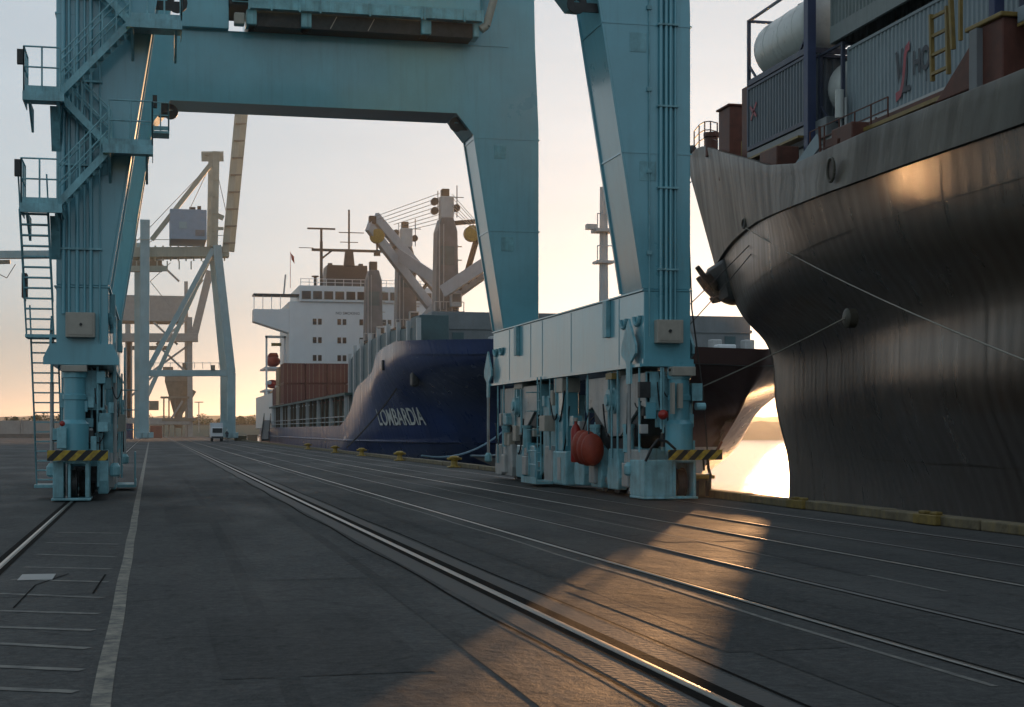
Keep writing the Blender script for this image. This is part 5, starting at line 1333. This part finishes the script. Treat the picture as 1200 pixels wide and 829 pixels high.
# ---------------------------------------------------------------- bollards
bl = {}
def bollard(x, y, k, label, s=1.0):
    t = thing('mooring_bollard', (x, y, 0), label, 'bollard', 'mooring bollards along the quay')
    MB().box(x-.42*s, x+.42*s, y-.42*s, y+.42*s, .003, .09*s).build('base_plate', M['yellow'], t, bevel=.02)
    MB().lathe((x,y,0), [(.27*s,.09*s),(.22*s,.2*s),(.21*s,.42*s),(.33*s,.55*s),(.34*s,.66*s),(.26*s,.74*s),(.1*s,.77*s)], 18).build('post', M['yellow'], t, smooth=True)
    MB().box(x-.48*s,x+.48*s,y-.16*s,y+.16*s,.48*s,.64*s).build('head', M['yellow'], t, bevel=.06*s)
for k, (y, lb_) in enumerate(((74,'yellow bollard nearest the right crane legs, blue ropes beside it'),(91,'yellow bollard below the last letters of the ship name'),(108,'yellow bollard below the first letters of the ship name'),(124,'yellow bollard where the dark bow rope of the navy ship ends'),(146,'yellow bollard in front of the midships posts of the navy ship'))):
    bollard(14.1, y, k, lb_, .74)
bb = thing('dock_fender_block', (14.0, 40.2, 0), 'brown and yellow weathered mooring block on the quay beside the last crane wheel', 'mooring block')
MB().box(13.72, 14.5, 39.6, 40.8, .003, .62).build('block', M['kerb'], bb, bevel=.06)
MB().box(13.66, 14.56, 39.55, 40.85, .50, .60).build('band', M['yellow'], bb, bevel=.02)
for xx, yy in ((14.0,39.58),(14.3,39.58)): MB().box(xx, xx+.1, yy-.05, yy, .05, .45).build('cleat', M['steel_dark'], bb)
for x, y, lb_ in ((14.35, 26.9, 'small yellow block against the kerb near the right edge of the picture'), (14.4, 33.2, 'dark yellow block against the kerb below the stem of the black ship')):
    t = tag(MB().box(x-.12, x+.1, y, y+.9, .01, .2).prism([(y+.1,.2),(y+.35,.2),(y+.35,.26),(y+.1,.26)], 'x', x-.05, x+.1).prism([(y+.55,.2),(y+.8,.2),(y+.8,.26),(y+.55,.26)], 'x', x-.05, x+.1).build('kerb_cleat', M['ochre_dirty'], bevel=.02), lb_, 'cleat')

# ---------------------------------------------------------------- second crane, pale blue and cream
def P2(px, y, Y):
    r = (px-600)/1850; fx = math.sin(R(12.88)) + math.cos(R(12.88))*r; fy = math.cos(R(12.88)) - math.sin(R(12.88))*r
    t = Y/fy; return (fx*t, Y, CAM_H + (504-y)/1850*t)
k2 = thing('quay_crane', (6, 262, 0), 'pale blue legged container crane with cream girder and raised boom, farther down the quay', 'gantry crane')
def bar(t, name, pts, w, h, m, Y, bev=.04):
    q = [P2(p[0], p[1], Y + (p[2] if len(p) > 2 else 0)) for p in pts]
    for a, b in zip(q, q[1:]): MB().beam(a, b, w, h, up=(0,1,0)).build(name, M[m], t, bevel=bev)
Y1, Y2 = 262, 278
bar(k2, 'leg', [(170,258),(169,514)], 1.5, 1.3, 'c2leg', Y1)
bar(k2, 'leg', [(161,285),(161,512)], 1.0, 1.0, 'c2leg', Y2)
bar(k2, 'leg', [(254,288),(271,437),(271,514)], 1.35, 1.5, 'c2leg', Y1)
bar(k2, 'leg', [(248,290),(262,437),(262,513)], 1.1, 1.3, 'c2leg', Y2)
bar(k2, 'tie_beam', [(170,437.5),(271,437.5)], 1.0, 1.1, 'c2leg', Y1)
bar(k2, 'tie_beam', [(161,438),(262,438)], .9, .9, 'c2leg', Y2)
bar(k2, 'diagonal_brace', [(250,292),(172,436)], .85, .85, 'c2leg', Y1)
bar(k2, 'diagonal_brace', [(247,300),(160,492)], .75, .75, 'c2leg', Y2)
bar(k2, 'main_girder', [(140,297),(268,296)], 1.6, 3.2, 'c2top', Y1+2)
bar(k2, 'back_reach', [(-14,299),(140,298)], 1.2, 1.5, 'c2leg', Y1+2)
for k in range(14): bar(k2, 'girder_stiffener', [(146+9*k,288),(146+9*k,306)], .25, .12, 'c2top', Y1+1.05, 0)
bar(k2, 'main_girder', [(148,300),(262,297)], 1.4, 2.6, 'c2top', Y2-2)
for (a_, b_) in (((150,281),(200,281)),((236,178),(262,178)),((242,276),(262,276))): bar(k2, 'hand_rail', [a_, b_], .1, .1, 'c2top', Y1-1, 0)
for (a_, b_) in (((252,182),(222,246)),((254,200),(268,262)),((180,281),(152,300)),((253,230),(243,262)),((249,190),(160,283)),((176,330),(200,360)),((200,308),(176,330))): bar(k2, 'stay_rope', [a_, b_], .1, .1, 'c3', Y1+1, 0)
for q_ in (208,228,248,268): bar(k2, 'mast_platform', [(244,q_),(256,q_)], .8, .15, 'c2top', Y1-.6, 0)
bar(k2, 'girder_tie', [(152,312),(190,312)], 2.0, .5, 'c3b', Y1+8)
for x0 in (150,160,172,184,196,210,224,238): bar(k2, 'walkway_bracket', [(x0,306),(x0,316)], .2, .2, 'c2top', Y1)
bar(k2, 'walkway', [(150,315),(196,315)], .9, .25, 'c2top', Y1)
a = P2(199,281,Y1); b = P2(242,247,Y1)
h2 = MB().box(a[0], b[0], Y1-1, Y1+9, a[2], b[2]).build('machinery_house', M['c2house'], k2, bevel=.06)
a = P2(210,262,Y1-1.06); MB().box(a[0],a[0]+1.2,Y1-1.08,Y1-1.01,a[2]-.8,a[2]+.3).build('vent_panel', M['c2leg'], h2)
a = P2(229,273,Y1-1.06); MB().box(a[0],a[0]+1.5,Y1-1.08,Y1-1.01,a[2]-.5,a[2]+.5).build('door', M['shipgrey'], h2)
a = P2(222,246,Y1); MB().box(a[0],a[0]+1,Y1+1,Y1+2,a[2],a[2]+.6).box(a[0]+1.3,a[0]+1.9,Y1+1,Y1+2,a[2],a[2]+.8).build('roof_fan', M['steel_dark'], h2)
bar(k2, 'mast', [(251,290),(253,178)], 1.15, 1.1, 'c2top', Y1)
bar(k2, 'mast', [(245,290),(247,182)], .8, .8, 'c2top', Y2)
bar(k2, 'mast_head', [(236,184),(262,184)], 1.5, .25, 'c2top', Y1)
bar(k2, 'mast_head', [(240,181),(244,181)], .5, .9, 'c2top', Y1)
bar(k2, 'stay_strut', [(249,190),(178,281)], .75, .75, 'c2top', Y1)
bar(k2, 'boom', [(264,297),(286,60)], 1.1, 1.5, 'c2top', Y1+1)
bar(k2, 'boom', [(271,295),(291,90)], 1.0, 1.3, 'c2top', Y1+5)
for k in range(11):
    y = 285-20*k; bar(k2, 'boom_joint', [(263+2*k-1, y, ),(276+1.8*k, y)], .25, .25, 'c3b', Y1)
bar(k2, 'ladder', [(247,288),(249,200)], .3, .15, 'c2top', Y1-1, 0)
bar(k2, 'boom_stay', [(253,252),(262,256)], .8, .5, 'c2top', Y1)
bar(k2, 'boom_stay', [(252,268),(262,268)], .5, .4, 'c2top', Y1)
bar(k2, 'post', [(168,258),(168,290)], 1.0, 1.0, 'c2top', Y1)
bar(k2, 'post', [(158,268),(158,290)], .5, .5, 'c2top', Y1+6)
m_ = MB()
for k in range(10): 
    q = P2(171+9.5*k, 432, Y1-.5); m_.tube(q, (q[0],q[1],q[2]+1.0), .04, 4)
q0 = P2(171,425.5,Y1-.5); q1 = P2(262,425.5,Y1-.5); m_.tube(q0, q1, .04, 4); m_.build('tie_beam_rail', M['c2leg'], k2)
bar(k2, 'cable_drum', [(247,431),(252,431)], .8, .9, 'c3b', Y1-.6)
for (a, b) in ((160,178),(255,277)):
    bar(k2, 'sill', [(a+3,497),(b-3,497)], 1.2, 1.0, 'c2leg', Y1)
    for q in (a, (a+b)/2-2, b-4): bar(k2, 'wheel_truck', [(q,510),(q+6,510)], .9, 1.6, 'c2leg', Y1-.3)
bar(k2, 'operator_platform', [(-20,308),(12,307)], .6, .8, 'c3b', Y1)
m_ = MB(); q = [P2(p, y_, Y1) for p, y_ in ((-10,310),(0,322),(8,326),(18,310))]; m_.pipe(q, .06, 4); m_.build('festoon_cable', M['cable'], k2)
# third crane: distant, grey-brown, with hopper
k3 = thing('unloader_crane', (4, 395, 0), 'distant hazy brown crane with a conical hopper, beyond the pale blue crane', 'gantry crane')
Y3 = 395
for p in ([(150,380),(150,512)],[(222,372),(223,512)],[(152,392),(152,512)]): bar(k3, 'leg', p, 1.3, 1.2, 'c3', Y3)
bar(k3, 'leg', [(218,330),(219,512)], .9, .9, 'c3', Y3+12)
bar(k3, 'tie_beam', [(148,494),(223,494)], 1.6, 2.4, 'c3', Y3)
bar(k3, 'main_girder', [(120,396),(232,396)], 2.0, 3.2, 'c3', Y3)
bar(k3, 'girder_walkway', [(148,408),(196,408)], 1.0, .5, 'c3b', Y3)
a = P2(140,376,Y3); b = P2(216,347,Y3); MB().box(a[0],b[0],Y3,Y3+12,a[2],b[2]).build('machinery_house', M['c3'], k3, bevel=.1)
bar(k3, 'boom', [(226,400),(246,318)], 1.8, 2.4, 'c3', Y3)
bar(k3, 'boom_stay', [(222,350),(238,328)], .4, .4, 'c3', Y3)
for p in ([(180,378),(208,404)],[(183,404),(222,372)],[(172,440),(222,404)],[(184,404),(222,440)],[(178,300),(210,330)],[(148,470),(180,440)]): bar(k3, 'brace', p, .5, .5, 'c3', Y3)
hop = MB(); c0 = P2(209,440,Y3+4)
hop.lathe((c0[0],c0[1],0), [(4.6, c0[2]),(4.6, c0[2]-1.5),(1.2, c0[2]-10.5),(1.2,c0[2]-13)], 4, 'z')
hop.v = [tuple(Matrix.Rotation(R(45),3,'Z') @ (Vector(v)-Vector((c0[0],c0[1],0))) + Vector((c0[0],c0[1],0))) for v in hop.v]
hop.build('hopper', M['c3b'], k3)
a = P2(191,441,Y3); b = P2(203,430,Y3); MB().box(a[0],b[0],Y3+1,Y3+4,a[2],b[2]).build('hopper_bin', M['c3b'], k3)
a = P2(214,441,Y3); b = P2(224,425,Y3); MB().box(a[0],b[0],Y3+1,Y3+4,a[2],b[2]).build('hopper_bin', M['c3b'], k3)
bar(k3, 'conveyor', [(204,498),(228,458)], 1.0, 1.0, 'c3b', Y3)
bar(k3, 'conveyor', [(200,492),(214,470)], .5, .5, 'c3', Y3-1)
bar(k3, 'service_platform', [(188,466),(222,466)], .5, .4, 'c3b', Y3-1)
bar(k3, 'service_platform', [(190,492),(230,492)], .8, .6, 'c3b', Y3-1)
for x0 in (192,198,205,213,220): bar(k3, 'hopper_leg', [(x0,466),(x0,512)], .35, .35, 'c3b', Y3)
a = P2(176,513,Y3-30); b = P2(190,499,Y3-30); MB().box(a[0],b[0],Y3-32,Y3-28,0.01,b[2]).build('switch_house', M['c_brown'], k3, bevel=.05)
a = P2(174,476,Y3); b = P2(186,470,Y3); MB().box(a[0],b[0],Y3-1,Y3+2,a[2]-1,b[2]).build('winch_cabin', M['c3b'], k3, bevel=.1)
m_ = MB()
for k in range(24): q = P2(160.5, 400+4.6*k, Y3-2); r_ = P2(165.5, 400+4.6*k, Y3-2); m_.beam(q, r_, .12, .12)
m_.build('stair_tower', M['c3'], k3)

# ---------------------------------------------------------------- far left boundary wall, trees, small things far down the quay
wl_ = thing('boundary_wall', (-60, 372, 0), 'long low pale concrete wall along the far left side of the yard', 'wall')
x = -190
k = 0
while x < -16:
    MB().box(x+.06, x+6.9, 372, 372.6, .01, 3.9+.05*math.sin(k*3)).build('wall_panel', M['wall'], wl_, bevel=.03)
    MB().box(x-.35, x+.05, 371.8, 372.8, .01, 4.1).build('pier', M['wall'], wl_)
    x += 7.35; k += 1
MB().box(-190, -16, 371.0, 371.75, .01, .9).build('plinth', M['quay_wall'], wl_)
def wood(name, x0, x1, y0, y1, z0, h0, h1, n, seed, leaf=1.0):
    rnd = random.Random(seed); mb = MB()
    crowns = []
    x = x0
    while x < x1:
        hh = rnd.uniform(h0, h1); crowns.append((x, rnd.uniform(y0, y1), hh, rnd.uniform(.35,.6)*hh)); x += rnd.uniform(1.5, 3.5)
    for i in range(n):
        cx_, cy_, hh, rr_ = rnd.choice(crowns)
        t = rnd.uniform(0, 2*math.pi); v = rnd.uniform(-1, 1); q = rnd.random()**.4
        p = Vector((cx_+rr_*.7*q*math.cos(t)*math.sqrt(1-v*v), cy_+rr_*q*math.sin(t)*math.sqrt(1-v*v), z0+max(.2, hh-rr_*.9+rr_*.9*q*v)))
        s_ = leaf*rnd.uniform(.5,1.1); a = Vector((rnd.uniform(-1,1),rnd.uniform(-1,1),rnd.uniform(-1,1)))*s_; b = Vector((rnd.uniform(-1,1),rnd.uniform(-1,1),rnd.uniform(-1,1)))*s_
        mb.quad(p-a*.5, p+b*.5, p+a*.5, p-b*.5)
    return tag(mb.build(name, M['leaf'], fix=False), kind='stuff')
wood('tree_belt', -200, -14, 400, 420, 0, 4.6, 6.6, 40000, 1, .62)
wood('shrub_belt', -10, 40, 520, 545, 0, 4, 7.5, 16000, 2, .6)
struct(MB().box(9, 42, 470, 472, .01, 3.4), 'embankment', M['quay_wall'])
struct(MB().grid([[(-400,440,.02),(60,440,.02)],[(-400,470,3.2),(60,470,3.2)],[(-400,600,3.6),(60,600,3.6)]]), 'earth_bank', M['hill'])
# lamp post far away
lp = thing('light_mast', (14, 470, 0), 'thin distant light mast between the hopper and the pale blue crane leg', 'light mast')
q0 = P2(233,512,450); q1 = P2(233,472,450)
MB().tube((q0[0],450,0), q1, .14, 6).build('pole', M['c3'], lp); MB().box(q1[0]-1.2,q1[0]+1.2,449.8,450.2,q1[2],q1[2]+.25).build('lamp_head', M['c3'], lp)
# blue container, white truck, person
q0 = P2(147,514,300)
container(q0[0]-.2, q0[0]+1.4, 300, 303, .15, 3.0, 'c_blue', 'small blue container standing far off beside the left crane rail', detail=False)
vx, vy, vz = P2(254,514,262)
van = thing('white_truck', (9.9, 250, 0), 'small white box truck parked by the right leg of the pale blue crane', 'truck')
a = P2(247,510,250); b = P2(262,500,250)
vb = MB().box(a[0], b[0]-.1, 250, 254.5, .6, 2.9).build('box_body', M['c_white'], van, bevel=.05)
MB().box(a[0]+.05, b[0]-.15, 248.3, 249.9, .5, 2.2).build('cab', M['white'], van, bevel=.15)
MB().box(a[0]+.2, b[0]-.3, 248.22, 248.29, 1.35, 2.05).build('windscreen', M['glass'], van)
for xx in (a[0]+.08, b[0]-.4):
    for yy in (249.2, 253.3): MB().lathe((xx, yy, .42), [(.42,0),(.42,.25)], 14, 'x').build('wheel', M['rubber'], van)
MB().box(a[0]+.05,b[0]-.15,248.2,248.28,.55,.8).build('bumper', M['steel_dark'], van)
# standing worker
def person(x, y, label):
    t = thing('person', (x, y, 0), label, 'person')
    me = bpy.data.meshes.new('body')
    V = [(0,0,.95),(0,0,1.15),(0,0,1.38),(0,0,1.5),(0,0,1.62),(0,0,1.74),(-.1,0,.9),(-.12,.03,.5),(-.13,.0,.08),(-.13,-.12,.04),(.1,0,.9),(.13,-.06,.5),(.14,.05,.08),(.14,-.08,.04),(-.19,0,1.42),(-.24,.02,1.15),(-.25,-.06,.9),(-.25,-.09,.8),(.19,0,1.42),(.25,.02,1.15),(.26,-.06,.9),(.26,-.09,.8)]
    E = [(0,1),(1,2),(2,3),(3,4),(4,5),(0,6),(6,7),(7,8),(8,9),(0,10),(10,11),(11,12),(12,13),(2,14),(14,15),(15,16),(16,17),(2,18),(18,19),(19,20),(20,21)]
    me.from_pydata(V, E, [])
    o = bpy.data.objects.new('body', me); C.objects.link(o); o.parent = t
    rad = [.15,.14,.17,.06,.10,.085,.1,.07,.05,.04,.1,.07,.05,.04,.07,.05,.038,.04,.07,.05,.038,.04]
    o.modifiers.new('skin', 'SKIN'); 
    for v, r_ in zip(me.skin_vertices[0].data, rad): v.radius = (r_, r_*.8)
    me.skin_vertices[0].data[0].use_root = True
    sb = o.modifiers.new('sub', 'SUBSURF'); sb.levels = 1; sb.render_levels = 1
    me.materials.append(M['cloth'])
    MB().lathe((x, y, 1.68), [(.12,0),(.125,.06),(.09,.13),(.03,.15)], 12).build('helmet', M['white'], t, smooth=True)
    return t
try:
    person(10.9, 236, 'distant standing worker in dark clothes beside the white truck')
except Exception as e: print('person', e)
# clutter at the foot of the pale blue crane and ship stern
for k, (px_, y_, Y_, w_, h_, m, nm, lb_) in enumerate(((282,517,262,2.0,.7,'kerb','timber_stack','low stack of timber right of the pale blue crane leg'),(296,518,256,1.6,.9,'c_tan','crate','tan crate at the foot of the navy ship stern'),(312,519,248,1.4,1.4,'c_tan','crate','small tan shed-like crate by the stern of the navy ship'),(166,513,330,2.5,2.2,'c_white','crate','pale crate behind the left leg of the pale blue crane'))):
    q = P2(px_, y_, Y_)
    tag(MB().box(q[0]-w_/2, q[0]+w_/2, Y_, Y_+1.5, .01, h_).box(q[0]-w_/2-.08, q[0]+w_/2+.08, Y_-.06, Y_+1.56, h_, h_+.1).build(nm, M[m], bevel=.04), lb_, 'crate' if nm == 'crate' else 'timber')
# tail lamp end of a trailer at the left edge
tr = thing('utility_trailer', (-5.6, 36.0, 0), 'low dark trailer at the left edge of the picture showing only its amber side lamp', 'trailer')
MB().box(-9.4, -5.75, 34.5, 37.5, .55, .75).build('bed', M['steel_dark'], tr, bevel=.03)
for yy in (35.2, 36.8): MB().lathe((-7.6, yy, .36), [(.36,0),(.36,.2)], 16, 'x').build('wheel', M['rubber'], tr)
MB().box(-5.745, -5.36, 34.55, 34.75, .60, .78).build('lamp', M['amber'], tr, bevel=.03)
MB().box(-5.76, -5.34, 34.76, 34.82, .56, .82).build('lamp_bracket', M['steel_dark'], tr)

# ---------------------------------------------------------------- dusk haze in the air
hz = MB().box(-3100, 4100, -75, 6100, -9.0, 70).build('haze', M['cable'], None, fix=True)
hz.data.materials.clear()
hm = bpy.data.materials.new('dusk_haze'); hm.use_nodes = True
hn = hm.node_tree.nodes; hn.remove(hn['Principled BSDF'])
pv = hn.new('ShaderNodeVolumePrincipled'); pv.inputs['Density'].default_value = .00016; pv.inputs['Color'].default_value = (.95,.95,.95,1); pv.inputs['Anisotropy'].default_value = .72
hm.node_tree.links.new(pv.outputs[0], hn['Material Output'].inputs['Volume'])
hz.data.materials.append(hm)
tag(hz, kind='stuff')
